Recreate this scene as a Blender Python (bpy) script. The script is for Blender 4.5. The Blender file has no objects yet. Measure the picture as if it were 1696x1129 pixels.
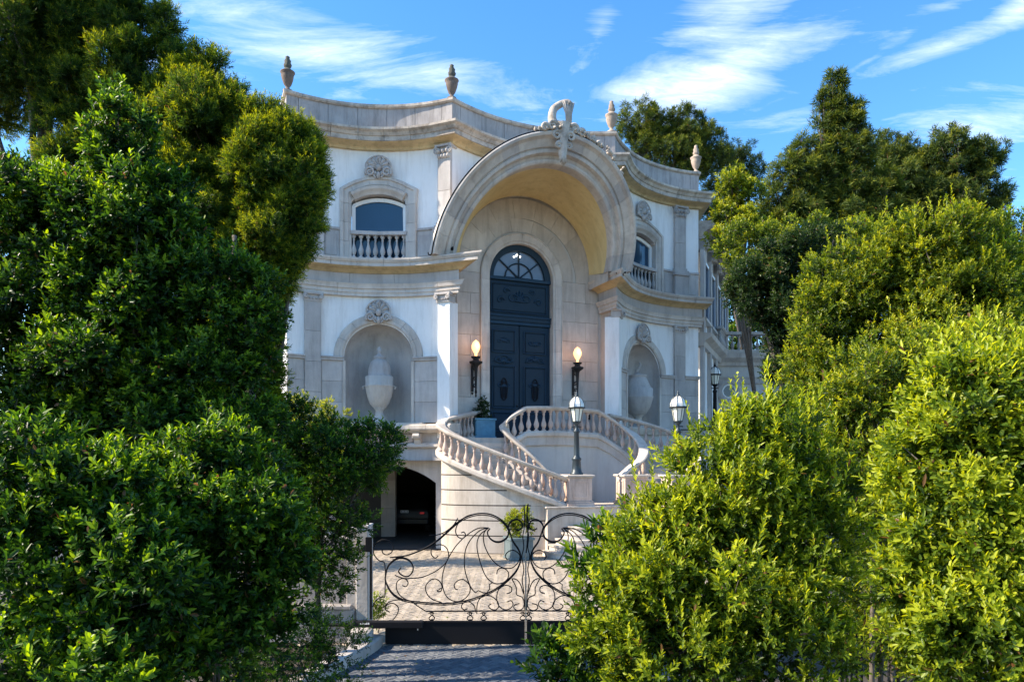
import bpy, math, random
import numpy as np
from mathutils import Vector
R = math.radians
rnd = random.Random(7)
rng = np.random.default_rng(11)
S = bpy.context.scene
COL = S.collection

# ------------------------------------------------------------------ camera, sky, sun, exposure
F = 1200.0; CX = 848.0; HY = 757.0; CH = 3.0      # focal length in photo pixels, vertical axis, horizon, camera height
cam = bpy.data.cameras.new('camera')
cam.lens = F / 1696 * 36; cam.sensor_width = 36; cam.shift_y = (HY - 564.5) / 1696
cam.clip_end = 3000; cam.clip_start = 0.1
co = bpy.data.objects.new('camera', cam); COL.objects.link(co)
co.location = (0, 0, CH); co.rotation_euler = (R(90), 0, 0)
S.camera = co

SUN = Vector((-0.99, -0.13, 0.0)).normalized()
SUN_EL = R(40)
world = bpy.data.worlds.new("World"); S.world = world; world.use_nodes = True
S.view_settings.view_transform = 'Standard'; S.view_settings.look = 'None'
S.view_settings.gamma = 1; S.view_settings.use_curve_mapping = False
S.view_settings.exposure = 1.84
sl = bpy.data.lights.new('sun', 'SUN'); sl.energy = 2.9; sl.angle = R(0.6); sl.color = (1.0, 0.87, 0.70)
so = bpy.data.objects.new('sun', sl); COL.objects.link(so)
sd = Vector((SUN.x * math.cos(SUN_EL), SUN.y * math.cos(SUN_EL), math.sin(SUN_EL)))
so.rotation_euler = sd.to_track_quat('Z', 'Y').to_euler(); so.location = sd * 60

def world_nodes():
    nt = world.node_tree; N = nt.nodes; L = nt.links
    bg = N['Background']; bg.inputs[1].default_value = 0.088
    sky = N.new('ShaderNodeTexSky'); sky.sky_type = 'NISHITA'; sky.sun_disc = False
    sky.sun_elevation = SUN_EL; sky.sun_rotation = math.atan2(SUN.x, SUN.y)
    sky.air_density = 1.0; sky.dust_density = 0.3; sky.ozone_density = 2.2
    tint = N.new('ShaderNodeHueSaturation'); tint.inputs['Saturation'].default_value = 1.30; tint.inputs['Value'].default_value = 1.12
    L.new(sky.outputs[0], tint.inputs['Color'])
    tc = N.new('ShaderNodeTexCoord')
    def clamp01(a): return a
    def math_(op, a, b=None, clamp=False):
        m = N.new('ShaderNodeMath'); m.operation = op; m.use_clamp = clamp
        for i, v in enumerate((a, b)):
            if v is None: continue
            if isinstance(v, (int, float)): m.inputs[i].default_value = v
            else: L.new(v, m.inputs[i])
        return m.outputs[0]
    # cloud bands: soft ellipses set in the sky, broken up by stretched noise
    total = None
    for (px, py, w, h, ang, amp) in CLOUDS:
        c = Vector(((px - CX) / F, 1, (HY - py) / F)); k = 1 / c.length; c.normalize()
        mp = N.new('ShaderNodeMapping'); mp.vector_type = 'TEXTURE'
        mp.inputs['Location'].default_value = c; mp.inputs['Rotation'].default_value = (0, R(ang), 0)
        mp.inputs['Scale'].default_value = (w / F * k, 0.5, h / F * k)
        L.new(tc.outputs['Generated'], mp.inputs['Vector'])
        ln = N.new('ShaderNodeVectorMath'); ln.operation = 'LENGTH'; L.new(mp.outputs[0], ln.inputs[0])
        v = math_('MULTIPLY', math_('SUBTRACT', 1.0, ln.outputs['Value'], True), amp)
        total = v if total is None else math_('MAXIMUM', total, v)
    sep = N.new('ShaderNodeSeparateXYZ'); L.new(tc.outputs['Generated'], sep.inputs[0])
    zz = math_('ADD', math_('MAXIMUM', sep.outputs[2], 0.0), 0.12)
    comb = N.new('ShaderNodeCombineXYZ')
    L.new(math_('DIVIDE', sep.outputs[0], zz), comb.inputs[0]); L.new(math_('DIVIDE', sep.outputs[1], zz), comb.inputs[1])
    m2 = N.new('ShaderNodeMapping'); m2.inputs['Rotation'].default_value = (0, 0, R(25)); m2.inputs['Scale'].default_value = (1.5, 4.6, 1)
    m2.inputs['Location'].default_value = (3.1, 1.7, 0)
    L.new(comb.outputs[0], m2.inputs[0])
    n1 = N.new('ShaderNodeTexNoise'); n1.inputs['Scale'].default_value = 1.3; n1.inputs['Detail'].default_value = 9
    n1.inputs['Roughness'].default_value = 0.66; n1.inputs['Distortion'].default_value = 0.9
    L.new(m2.outputs[0], n1.inputs['Vector'])
    n2 = N.new('ShaderNodeTexNoise'); n2.inputs['Scale'].default_value = 0.7; n2.inputs['Detail'].default_value = 3
    L.new(comb.outputs[0], n2.inputs['Vector'])
    far = math_('MULTIPLY', math_('SUBTRACT', n2.outputs[0], 0.5), 1.1)
    base = math_('MAXIMUM', total, math_('MINIMUM', far, 0.42))  # cloud cover outside the view is raised for whiter fill light
    dens = math_('MULTIPLY', math_('SUBTRACT', math_('ADD', base, math_('MULTIPLY', n1.outputs[0], 2.1)), 1.27), 1.35, True)
    n3 = N.new('ShaderNodeTexNoise'); n3.inputs['Scale'].default_value = 5.5; n3.inputs['Detail'].default_value = 10; n3.inputs['Roughness'].default_value = 0.7; n3.inputs['Distortion'].default_value = 1.4
    L.new(m2.outputs[0], n3.inputs['Vector'])
    fib = math_('MULTIPLY', math_('SUBTRACT', n3.outputs[0], 0.22), 1.9, True)
    dens = math_('MULTIPLY', math_('MULTIPLY', dens, math_('ADD', math_('MULTIPLY', fib, 0.65), 0.35)), 0.88)
    mix = N.new('ShaderNodeMix'); mix.data_type = 'RGBA'
    L.new(dens, mix.inputs['Factor']); L.new(tint.outputs[0], mix.inputs['A'])
    mix.inputs['B'].default_value = (5.0, 5.4, 6.1, 1)
    L.new(mix.outputs['Result'], bg.inputs[0])
CLOUDS = [  # photo x, y, half width, half height, tilt, strength
    (430, 40, 330, 90, 8, .50), (560, 100, 330, 62, 5, .75), (730, 125, 160, 50, 6, .6), (870, 170, 150, 50, 10, .35),
    (990, 60, 50, 170, 24, .42), (1180, 125, 260, 72, -13, 1.0), (1080, 150, 160, 55, 0, .8), (1210, 28, 170, 62, -8, .75),
    (1560, 78, 240, 26, -6, .62), (1430, 105, 90, 16, -24, .5), (1610, 215, 210, 75, 8, .55), (1560, 12, 90, 24, 0, .5), (1690, 15, 60, 40, 0, .8), (300, 100, 200, 60, 0, .3)]
world_nodes()

# ------------------------------------------------------------------ materials
def nodes(name):
    m = bpy.data.materials.new(name); m.use_nodes = True
    return m, m.node_tree.nodes, m.node_tree.links, m.node_tree.nodes['Principled BSDF']
def plain(name, col, rough=0.5, metal=0.0, emit=None, es=0, noise=0.12, scale=9):
    m, N, L, b = nodes(name)
    b.inputs['Roughness'].default_value = rough; b.inputs['Metallic'].default_value = metal
    t = N.new('ShaderNodeTexNoise'); t.inputs['Scale'].default_value = scale; t.inputs['Detail'].default_value = 5
    tc = N.new('ShaderNodeTexCoord'); L.new(tc.outputs['Object'], t.inputs[0])
    r = N.new('ShaderNodeMix'); r.data_type = 'RGBA'
    r.inputs['A'].default_value = (*[c * (1 - noise) for c in col], 1); r.inputs['B'].default_value = (*[min(1, c * (1 + noise)) for c in col], 1)
    L.new(t.outputs[0], r.inputs['Factor']); L.new(r.outputs['Result'], b.inputs['Base Color'])
    if emit: b.inputs['Emission Color'].default_value = (*emit, 1); b.inputs['Emission Strength'].default_value = es
    return m
def stone(name, light, dark, stain=(.20, .17, .14), stain_amt=.5, vary=.16, rough=.85, bump=.25, streak=True):
    """limestone: mottled base, per-block tone, weather streaks that run down, fine pitting"""
    m, N, L, b = nodes(name); b.inputs['Roughness'].default_value = rough; b.inputs['Specular IOR Level'].default_value = .25
    geo = N.new('ShaderNodeNewGeometry'); oi = N.new('ShaderNodeObjectInfo')
    n1 = N.new('ShaderNodeTexNoise'); n1.inputs['Scale'].default_value = 1.1; n1.inputs['Detail'].default_value = 8; n1.inputs['Roughness'].default_value = .65
    L.new(geo.outputs['Position'], n1.inputs[0])
    r1 = N.new('ShaderNodeValToRGB'); e = r1.color_ramp.elements
    e[0].position = .34; e[0].color = (*dark, 1); e[1].position = .62; e[1].color = (*light, 1)
    L.new(n1.outputs[0], r1.inputs[0])
    mp = N.new('ShaderNodeMapping'); mp.inputs['Scale'].default_value = (3.2, 3.2, .45 if streak else 2.5); L.new(geo.outputs['Position'], mp.inputs[0])
    n2 = N.new('ShaderNodeTexNoise'); n2.inputs['Scale'].default_value = 1.4; n2.inputs['Detail'].default_value = 7; n2.inputs['Roughness'].default_value = .7
    L.new(mp.outputs[0], n2.inputs[0])
    r2 = N.new('ShaderNodeValToRGB'); e = r2.color_ramp.elements
    e[0].position = .47; e[0].color = (0, 0, 0, 1); e[1].position = .70; e[1].color = (stain_amt,) * 3 + (1,)
    L.new(n2.outputs[0], r2.inputs[0])
    mx = N.new('ShaderNodeMix'); mx.data_type = 'RGBA'; L.new(r2.outputs[0], mx.inputs['Factor']); L.new(r1.outputs[0], mx.inputs['A']); mx.inputs['B'].default_value = (*stain, 1)
    hs = N.new('ShaderNodeHueSaturation')
    ma = N.new('ShaderNodeMath'); ma.operation = 'MULTIPLY_ADD'; L.new(oi.outputs['Random'], ma.inputs[0]); ma.inputs[1].default_value = vary; ma.inputs[2].default_value = 1 - vary / 2
    L.new(ma.outputs[0], hs.inputs['Value']); L.new(mx.outputs['Result'], hs.inputs['Color']); L.new(hs.outputs[0], b.inputs['Base Color'])
    n3 = N.new('ShaderNodeTexNoise'); n3.inputs['Scale'].default_value = 26; n3.inputs['Detail'].default_value = 6; L.new(geo.outputs['Position'], n3.inputs[0])
    bp = N.new('ShaderNodeBump'); bp.inputs['Strength'].default_value = bump; bp.inputs['Distance'].default_value = .02
    L.new(n3.outputs[0], bp.inputs['Height']); L.new(bp.outputs[0], b.inputs['Normal'])
    return m
LIME = stone('limestone', (.62, .565, .505), (.49, .44, .395), stain=(.26, .225, .19), stain_amt=.45)
LIMEC = stone('limestone_cornice', (.60, .53, .45), (.38, .32, .27), stain=(.11, .09, .07), stain_amt=.7, streak=False)
LIMEW = stone('limestone_weathered', (.42, .39, .375), (.32, .295, .285), stain=(.13, .12, .11), stain_amt=.6)
LIMEG = stone('limestone_grey', (.52, .485, .455), (.41, .375, .355), stain=(.22, .20, .18), stain_amt=.45)
LIMEB = stone('limestone_pale', (.62, .55, .475), (.50, .435, .37), stain=(.26, .21, .16), stain_amt=.5)
PINK = stone('cantera_pink', (.64, .50, .42), (.48, .37, .31), stain=(.20, .14, .11), stain_amt=.5)
OCHRE = stone('ochre_underside', (.66, .50, .27), (.52, .39, .22), stain=(.22, .17, .08), stain_amt=.5)  # ochre holds mossy stone plus painted ground-bounce warmth under the cornices
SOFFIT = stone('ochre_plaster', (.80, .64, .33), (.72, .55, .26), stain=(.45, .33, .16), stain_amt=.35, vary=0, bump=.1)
STUCCO = stone('white_stucco', (.86, .85, .83), (.80, .79, .77), stain=(.55, .52, .48), stain_amt=.5, vary=0, bump=.12)
GREYST = stone('grey_render', (.56, .55, .52), (.50, .49, .47), stain=(.3, .28, .26), stain_amt=.3, vary=0, bump=.1)
IRON = plain('black_iron', (.006, .006, .009), .65, .0)
IRON.node_tree.nodes['Principled BSDF'].inputs['Specular IOR Level'].default_value = .25
DARKJ = plain('joint_shade', (.05, .042, .036), .95)  # groove shadow between drum courses, painted dark onto the core
IRONB = plain('bronze_iron', (.022, .020, .019), .55, .4)
DOOR = plain('navy_paint', (.011, .031, .053), .55, noise=.25, scale=14)
DOOR2 = plain('navy_carving', (.012, .042, .078), .5, noise=.25, scale=20)
for m_ in (DOOR, DOOR2): m_.node_tree.nodes['Principled BSDF'].inputs['Specular IOR Level'].default_value = .25
GLASS = plain('dark_window_glass', (.020, .055, .10), .06, noise=.3, scale=.8)
GLASS.node_tree.nodes['Principled BSDF'].inputs['Specular IOR Level'].default_value = .6
WHITEP = plain('white_paint', (.80, .80, .78), .4, noise=.04)
PLANTER = plain('blue_glaze', (.10, .27, .38), .35, noise=.3, scale=7)
PLANTG = plain('grey_lead', (.12, .16, .17), .6, noise=.25)
SOIL = plain('dark_soil', (.045, .035, .025), .95, noise=.4, scale=5)
CARP = plain('black_car_paint', (.004, .004, .005), .45)
CARG = plain('car_glass', (.004, .005, .006), .3)
RED = plain('red_lens', (.5, .01, .01), .2, emit=(1, .03, .04), es=.03)
PLATE = plain('plate_white', (.7, .7, .7), .5)
RUB = plain('tyre_rubber', (.015, .015, .015), .8)
BULB = plain('flame_bulb', (.75, .5, .28), .2, emit=(1.0, .46, .17), es=.85, noise=0)
LGLASS = plain('lantern_glass', (.86, .86, .74), .12, noise=.12, scale=12)
LTOP = plain('lantern_top_glass', (.80, .80, .76), .18)
POSTM = plain('post_green_black', (.035, .05, .06), .4, .2)
TEXTW = plain('white_print', (.75, .75, .75), .5, noise=0)
def bark_m():
    m, N, L, b = nodes('bark'); b.inputs['Roughness'].default_value = .9
    g = N.new('ShaderNodeNewGeometry'); mp = N.new('ShaderNodeMapping'); mp.inputs['Scale'].default_value = (14, 14, 2.2); L.new(g.outputs['Position'], mp.inputs[0])
    n = N.new('ShaderNodeTexNoise'); n.inputs['Detail'].default_value = 6; L.new(mp.outputs[0], n.inputs[0])
    r = N.new('ShaderNodeValToRGB'); r.color_ramp.elements[0].color = (.05, .04, .033, 1); r.color_ramp.elements[1].color = (.20, .17, .14, 1); r.color_ramp.elements[0].position = .35; r.color_ramp.elements[1].position = .7
    L.new(n.outputs[0], r.inputs[0]); L.new(r.outputs[0], b.inputs['Base Color'])
    bp = N.new('ShaderNodeBump'); bp.inputs['Strength'].default_value = .6; L.new(n.outputs[0], bp.inputs['Height']); L.new(bp.outputs[0], b.inputs['Normal'])
    return m
BARK = bark_m()
def leaf_m(name, old, mid, young, trans=.45, rough=.42, hue=1.0, spec=.35):
    """leaf: colour by age (attribute 'age' 0 old .. 1 new growth), light passes through the blade"""
    m, N, L, b = nodes(name)
    a = N.new('ShaderNodeAttribute'); a.attribute_name = 'age'
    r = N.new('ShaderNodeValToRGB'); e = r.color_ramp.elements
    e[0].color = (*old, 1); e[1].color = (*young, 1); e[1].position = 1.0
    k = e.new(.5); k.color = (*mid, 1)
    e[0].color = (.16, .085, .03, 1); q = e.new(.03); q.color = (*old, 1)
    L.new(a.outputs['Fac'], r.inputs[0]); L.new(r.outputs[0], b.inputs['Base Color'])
    b.inputs['Roughness'].default_value = rough; b.inputs['Specular IOR Level'].default_value = spec
    tr = N.new('ShaderNodeBsdfTranslucent')
    hs = N.new('ShaderNodeHueSaturation'); hs.inputs['Hue'].default_value = .485; hs.inputs['Saturation'].default_value = 1.05; hs.inputs['Value'].default_value = 1.75
    L.new(r.outputs[0], hs.inputs['Color']); L.new(hs.outputs[0], tr.inputs[0])
    mx = N.new('ShaderNodeMixShader'); mx.inputs[0].default_value = trans
    L.new(b.outputs[0], mx.inputs[1]); L.new(tr.outputs[0], mx.inputs[2]); L.new(mx.outputs[0], N['Material Output'].inputs[0])
    return m
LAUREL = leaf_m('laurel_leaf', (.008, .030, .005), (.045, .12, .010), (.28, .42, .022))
LAURELY = leaf_m('laurel_leaf_sunny', (.022, .050, .007), (.12, .19, .012), (.44, .48, .028))  # lit copy of the laurel leaf: sunshine put into a brighter, yellower colour
PODO = leaf_m('podocarpus_needle', (.014, .042, .007), (.068, .130, .012), (.38, .40, .018), rough=.55)
PINE = leaf_m('pine_needle', (.020, .045, .009), (.080, .125, .013), (.26, .27, .016), trans=.25, rough=.6)
FICUS = leaf_m('ficus_leaf', (.016, .042, .007), (.105, .165, .012), (.44, .45, .024))
DARKL = leaf_m('dark_oak_leaf', (.010, .028, .008), (.022, .052, .010), (.075, .11, .014))

# ------------------------------------------------------------------ mesh helpers
ORG = {}
def origin(o): return ORG.get(o.name, Vector((0, 0, 0)))
def link(o, parent=None, org=None):
    COL.objects.link(o)
    if parent is not None:
        o.parent = parent
        po = origin(parent); g = Vector(org) if org is not None else po
        o.location = g - po; ORG[o.name] = g
    else:
        g = Vector(org) if org is not None else Vector((0, 0, 0)); o.location = g; ORG[o.name] = g
    return o
def thing(name, label, cat, loc=(0, 0, 0), group=None):
    o = bpy.data.objects.new(name, None); o.empty_display_size = .2
    link(o, None, loc); o['label'] = label; o['category'] = cat
    if group: o['group'] = group
    return o
def tag(o, label, cat, group=None):
    o['label'] = label; o['category'] = cat
    if group: o['group'] = group
    return o
class MB:
    def __init__(s): s.v = []; s.f = []
    def grid(s, rows, cu=False, cv=False, flip=False):
        """rows: list of equal length point lists"""
        b = len(s.v); n = len(rows); m = len(rows[0])
        for r in rows: s.v.extend(tuple(p) for p in r)
        for i in range(n if cu else n - 1):
            for j in range(m if cv else m - 1):
                a, c = b + i * m + j, b + ((i + 1) % n) * m + j
                a2, c2 = b + i * m + (j + 1) % m, b + ((i + 1) % n) * m + (j + 1) % m
                s.f.append((a, c, c2, a2) if not flip else (a, a2, c2, c))
        return s
    def poly(s, pts):
        b = len(s.v); s.v.extend(tuple(p) for p in pts); s.f.append(tuple(range(b, b + len(pts)))); return s
    def box(s, x0, x1, y0, y1, z0, z1, rot=0, c=None):
        cx, cy = c if c else (0, 0); ca, sa = math.cos(rot), math.sin(rot)
        P = []
        for z in (z0, z1):
            for x, y in ((x0, y0), (x1, y0), (x1, y1), (x0, y1)):
                P.append((cx + x * ca - y * sa, cy + x * sa + y * ca, z))
        b = len(s.v); s.v.extend(P)
        for f in ((0, 3, 2, 1), (4, 5, 6, 7), (0, 1, 5, 4), (1, 2, 6, 5), (2, 3, 7, 6), (3, 0, 4, 7)): s.f.append(tuple(b + i for i in f))
        return s
    def lathe(s, prof, c=(0, 0, 0), n=16, flute=None):
        rows = []
        for k, (r, z) in enumerate(prof):
            row = []
            for i in range(n):
                a = 2 * math.pi * i / n; q = r
                if flute and flute[1] <= z <= flute[2]: q = r * (1 + flute[3] * math.cos(a * flute[0]))
                row.append((c[0] + q * math.cos(a), c[1] + q * math.sin(a), c[2] + z))
            rows.append(row)
        s.grid(rows, cv=True, flip=True)
        b = len(s.v) - n; s.f.append(tuple(range(b, b + n)))
        return s
    def tube(s, pts, r, n=6, closed=False, caps=True):
        pts = [Vector(p) for p in pts]; m = len(pts); rows = []; up = None
        for i, p in enumerate(pts):
            a = pts[i - 1] if (i > 0 or closed) else p; b = pts[(i + 1) % m] if (i < m - 1 or closed) else p
            t = (b - a); t = t.normalized() if t.length > 1e-9 else Vector((0, 0, 1))
            if up is None: up = Vector((0, 0, 1)) if abs(t.z) < .9 else Vector((1, 0, 0))
            x = t.cross(up);
            if x.length < 1e-6: x = t.cross(Vector((1, .3, .2)))
            x.normalize(); y = x.cross(t).normalized(); up = y
            rr = r[i] if isinstance(r, (list, tuple)) else r
            rows.append([p + x * (rr * math.cos(2 * math.pi * k / n)) + y * (rr * math.sin(2 * math.pi * k / n)) for k in range(n)])
        b0 = len(s.v); s.grid(rows, cu=closed, cv=True)
        if caps and not closed:
            s.f.append(tuple(range(b0, b0 + n))); s.f.append(tuple(range(len(s.v) - n, len(s.v)))[::-1])
        return s
    def mesh(s, name, mat, smooth=False, org=(0, 0, 0)):
        me = bpy.data.meshes.new(name)
        v = [(x - org[0], y - org[1], z - org[2]) for x, y, z in s.v]
        me.from_pydata(v, [], s.f); me.materials.append(mat)
        if smooth: me.polygons.foreach_set('use_smooth', [True] * len(s.f))
        me.validate(); me.update(); return me
    def build(s, name, mat, parent=None, smooth=False, org=None):
        g = Vector(org) if org is not None else (origin(parent) if parent is not None else Vector((0, 0, 0)))
        o = bpy.data.objects.new(name, s.mesh(name, mat, smooth, g)); return link(o, parent, g)
def inst(name, me, parent, pos, rz=0, sc=None):
    o = bpy.data.objects.new(name, me); link(o, parent, pos); o.rotation_euler = (0, 0, rz)
    if sc: o.scale = sc
    return o
def bevel(o, w=.01, seg=1):
    m = o.modifiers.new('bevel', 'BEVEL'); m.width = w; m.segments = seg; m.limit_method = 'ANGLE'; return o
def spl(pts, k=6, closed=False):
    """catmull-rom through points (tuples of any length)"""
    n = len(pts); out = []
    if closed: ix = lambda i: pts[i % n]
    else: ix = lambda i: pts[max(0, min(n - 1, i))]
    for i in range(n if closed else n - 1):
        a, b, c, d = ix(i - 1), ix(i), ix(i + 1), ix(i + 2)
        for j in range(k):
            t = j / k
            out.append(tuple(.5 * (2 * q + (r - p) * t + (2 * p - 5 * q + 4 * r - s_) * t * t + (3 * q - p - 3 * r + s_) * t ** 3) for p, q, r, s_ in zip(a, b, c, d)))
    if not closed: out.append(tuple(pts[-1]))
    return out
def P(x, y, D): return Vector(((x - CX) * D / F, D, CH + (HY - y) * D / F))

# polyline helpers (plan paths run left to right as seen from the street; outward is towards the street)
def seg_n(a, b):
    d = Vector((b[0] - a[0], b[1] - a[1])).normalized(); return Vector((d.y, -d.x))
def offset(pts, off):
    out = []
    for i, p in enumerate(pts):
        p = Vector(p[:2])
        n1 = seg_n(pts[i - 1], p) if i > 0 else None; n2 = seg_n(p, pts[i + 1]) if i < len(pts) - 1 else None
        if n1 is None: n = n2
        elif n2 is None: n = n1
        else:
            n = (n1 + n2).normalized(); n = n / max(.4, n.dot(n1))
        out.append(p + n * off)
    return out
def sweep(mb, pts, prof, close=True):
    """prof: (off, z) list; closed cross-section with end caps"""
    offs = {}
    for o_, z in prof:
        if o_ not in offs: offs[o_] = offset(pts, o_)
    rows = [[(offs[o_][i].x, offs[o_][i].y, z) for (o_, z) in prof] for i in range(len(pts))]
    b = len(mb.v); mb.grid(rows, cv=close); m = len(prof)
    if close:
        mb.f.append(tuple(range(b, b + m))[::-1]); mb.f.append(tuple(range(len(mb.v) - m, len(mb.v))))
    return mb
def cumlen(pts):
    L = [0]
    for a, b in zip(pts[:-1], pts[1:]): L.append(L[-1] + (Vector(b[:2]) - Vector(a[:2])).length)
    return L
def cut(pts, s0, s1):
    L = cumlen(pts)
    def at(s):
        for i in range(len(L) - 1):
            if s <= L[i + 1] or i == len(L) - 2:
                t = (s - L[i]) / max(1e-9, L[i + 1] - L[i]); return tuple(a + (b - a) * t for a, b in zip(pts[i], pts[i + 1]))
    return [at(s0)] + [pts[i] for i in range(len(pts)) if s0 + 1e-4 < L[i] < s1 - 1e-4] + [at(s1)]
def sweep_blocks(name, pts, prof, step, gap, mat, parent, smooth=False, corners=()):
    """a moulding cut into separate stones with real joints between them; stones turn the corners"""
    L = cumlen(pts)[-1]; marks = [0.0]; cs = sorted(corners)
    stops = [0] + [c - step * .35 for c in cs] + [L]
    ends = sorted(set([0.0, L] + [c - step * .4 for c in cs if 0 < c < L] + [c + step * .4 for c in cs if 0 < c < L]))
    out = []
    for a, b in zip(ends[:-1], ends[1:]):
        n = max(1, round((b - a) / step))
        for i in range(n):
            s0 = a + (b - a) * i / n + gap / 2; s1 = a + (b - a) * (i + 1) / n - gap / 2
            mb = MB(); sweep(mb, cut(pts, max(0, s0), min(L, s1)), prof); out.append(mb.build(name, mat, parent, smooth))
    return out

# ------------------------------------------------------------------ plan of the facade: three concave bays
P1, P2, P3, P4 = Vector((-7.0, 22.5)), Vector((-1.9, 23.0)), Vector((3.6, 25.4)), Vector((7.46, 29.0))
class Bay:
    def __init__(s, A, B, sag, mirror=False):
        s.A, s.B = A, B; s.L = (B - A).length; s.dir = (B - A) / s.L; s.no = Vector((s.dir.y, -s.dir.x))
        s.R = (s.L ** 2 / 4 + sag ** 2) / (2 * sag); s.mid = (A + B) / 2; s.c = s.mid + s.no * (s.R - sag); s.mir = mirror; s.k = s.L / 5.12
    def raw(s, w, off=0):
        r = math.sqrt(max(0, s.R ** 2 - w * w)); p = s.c + s.dir * w - s.no * r
        n = (s.c - p) / s.R; return p + n * off
    def pt(s, w, off=0): return s.raw(-w if s.mir else w, off)
    def to3(s, w, z, off=0): p = s.pt(w, off); return Vector((p.x, p.y, z))
    def line(s, n=14): return [s.raw(-s.L / 2 + s.L * i / n) for i in range(n + 1)]
    def ang(s, w):
        a, b = s.raw((-w if s.mir else w) - .05), s.raw((-w if s.mir else w) + .05); return math.atan2(b.y - a.y, b.x - a.x)
LB = Bay(P1, P2, .72); CB = Bay(P2, P3, .75); RB = Bay(P3, P4, .72, mirror=True)
INW = Vector((-.4, .917))
P0 = P1 + Vector((-.40, .917)) * 9; P5 = P4 + Vector((.05, .99)) * 8
ring_path = [P0] + LB.line() + CB.line()[1:] + RB.line()[1:] + [P5]
c1 = (P1 - P0).length; Lm = cumlen(ring_path)
CORN = [c1, Lm[1 + 14], Lm[1 + 28], Lm[1 + 42]]

house = thing('mansion', 'pale stone baroque mansion with curved facade, hooded arch entrance and urns on the roofline', 'mansion', (1.0, 26, 0))

# ---- walls made of vertical strips with openings cut through
def wall(name, bay, ws, z0, z1, hole, mat, parent, off=0, depth=.4, extra_w=()):
    """hole(w) -> (zlo, zhi) or None"""
    mb = MB(); ws = sorted(set([round(x, 4) for x in ws]))
    for a, b in zip(ws[:-1], ws[1:]):
        ha, hb = hole(a + 1e-4), hole(b - 1e-4)
        if ha is None or hb is None:
            q = [bay.to3(a, z0, off), bay.to3(b, z0, off), bay.to3(b, z1, off), bay.to3(a, z1, off)]
            mb.poly(q if not bay.mir else q[::-1]); continue
        for (la, lb, ua, ub) in ((z0, z0, ha[0], hb[0]), (ha[1], hb[1], z1, z1)):
            if ua - la < 1e-3 and ub - lb < 1e-3: continue
            q = [bay.to3(a, la, off), bay.to3(b, lb, off), bay.to3(b, ub, off), bay.to3(a, ua, off)]
            mb.poly(q if not bay.mir else q[::-1])
        # reveals at head and sill
        for za, zb in ([(ha[1], hb[1])] if ha[0] <= z0 + .01 else [(ha[0], hb[0]), (ha[1], hb[1])]):
            mb.poly([bay.to3(a, za, off), bay.to3(b, zb, off), bay.to3(b, zb, off - depth), bay.to3(a, za, off - depth)])
    prev = None
    for i, w in enumerate(ws[:-1]):
        m = (w + ws[i + 1]) / 2; h = hole(m)
        if (h is None) != (prev is None):
            hh = hole(w + 1e-4) or hole(w - 1e-4) or h or prev
            mb.poly([bay.to3(w, hh[0], off), bay.to3(w, hh[1], off), bay.to3(w, hh[1], off - depth), bay.to3(w, hh[0], off - depth)])
        prev = h
    return mb.build(name, mat, parent)
def arch_hole(c, hw, z0, zs, rise=None):
    rise = hw if rise is None else rise
    def f(w):
        d = abs(w - c)
        if d >= hw: return None
        return (z0, zs + rise * math.sqrt(max(0, 1 - (d / hw) ** 2)))
    return f
def seg_hole(c, hw, z0, zs, rise):
    """segmental (flat) arch"""
    Rr = (hw * hw + rise * rise) / (2 * rise)
    def f(w):
        d = abs(w - c)
        if d >= hw: return None
        return (z0, zs + math.sqrt(Rr * Rr - d * d) - (Rr - rise))
    return f
def ws_for(L, c, hw, n=22):
    w = [-L / 2 + L * i / 16 for i in range(17)]
    return w + [c + hw * math.sin(math.pi / 2 * (i / n)) * s_ for i in range(n + 1) for s_ in (-1, 1)]
def band(name, bay, path, prof, mat, parent, blocks=None, gap=.012, smooth=False):
    """moulding that follows a (w,z) path on the bay; prof: (in-plane offset, out) ; blocks = stone length"""
    def built(pp):
        mb = MB(); rows = []
        for i, (w, z) in enumerate(pp):
            a = pp[max(0, i - 1)]; b = pp[min(len(pp) - 1, i + 1)]
            t = Vector((b[0] - a[0], b[1] - a[1])).normalized(); n = Vector((-t.y, t.x))
            if 0 < i < len(pp) - 1:
                t1 = Vector((w - a[0], z - a[1])).normalized(); n1 = Vector((-t1.y, t1.x)); n = n / max(.5, n.dot(n1))
            rows.append([bay.to3(w + n.x * q, z + n.y * q, o_) for q, o_ in prof])
        b0 = len(mb.v); mb.grid(rows, cv=True); m = len(prof)
        mb.f.append(tuple(range(b0, b0 + m))[::-1]); mb.f.append(tuple(range(len(mb.v) - m, len(mb.v))))
        return mb.build(name, mat, parent, smooth)
    if not blocks: return [built(path)]
    L = cumlen(path)[-1]; n = max(1, round(L / blocks))
    return [built(cut(path, L * i / n + (gap / 2 if i else 0), L * (i + 1) / n - (gap / 2 if i < n - 1 else 0))) for i in range(n)]
def arc(c, zs, r, a0=180, a1=0, n=24, rz=None):
    rz = rz or r; return [(c + r * math.cos(R(a0 + (a1 - a0) * i / n)), zs + rz * math.sin(R(a0 + (a1 - a0) * i / n))) for i in range(n + 1)]
def bbox_(name, bay, w0, w1, z0, z1, o0, o1, mat, parent, bev=.008, n=2):
    mb = MB(); rows = []
    for i in range(n + 1):
        w = w0 + (w1 - w0) * i / n; rows.append([bay.to3(w, z0, o0), bay.to3(w, z0, o1), bay.to3(w, z1, o1), bay.to3(w, z1, o0)])
    mb.grid(rows, cv=True, flip=not bay.mir); b = len(mb.v)
    mb.f.append((0, 1, 2, 3)); mb.f.append((b - 1, b - 2, b - 3, b - 4))
    o = mb.build(name, mat, parent)
    if bev: bevel(o, bev)
    return o

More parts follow.
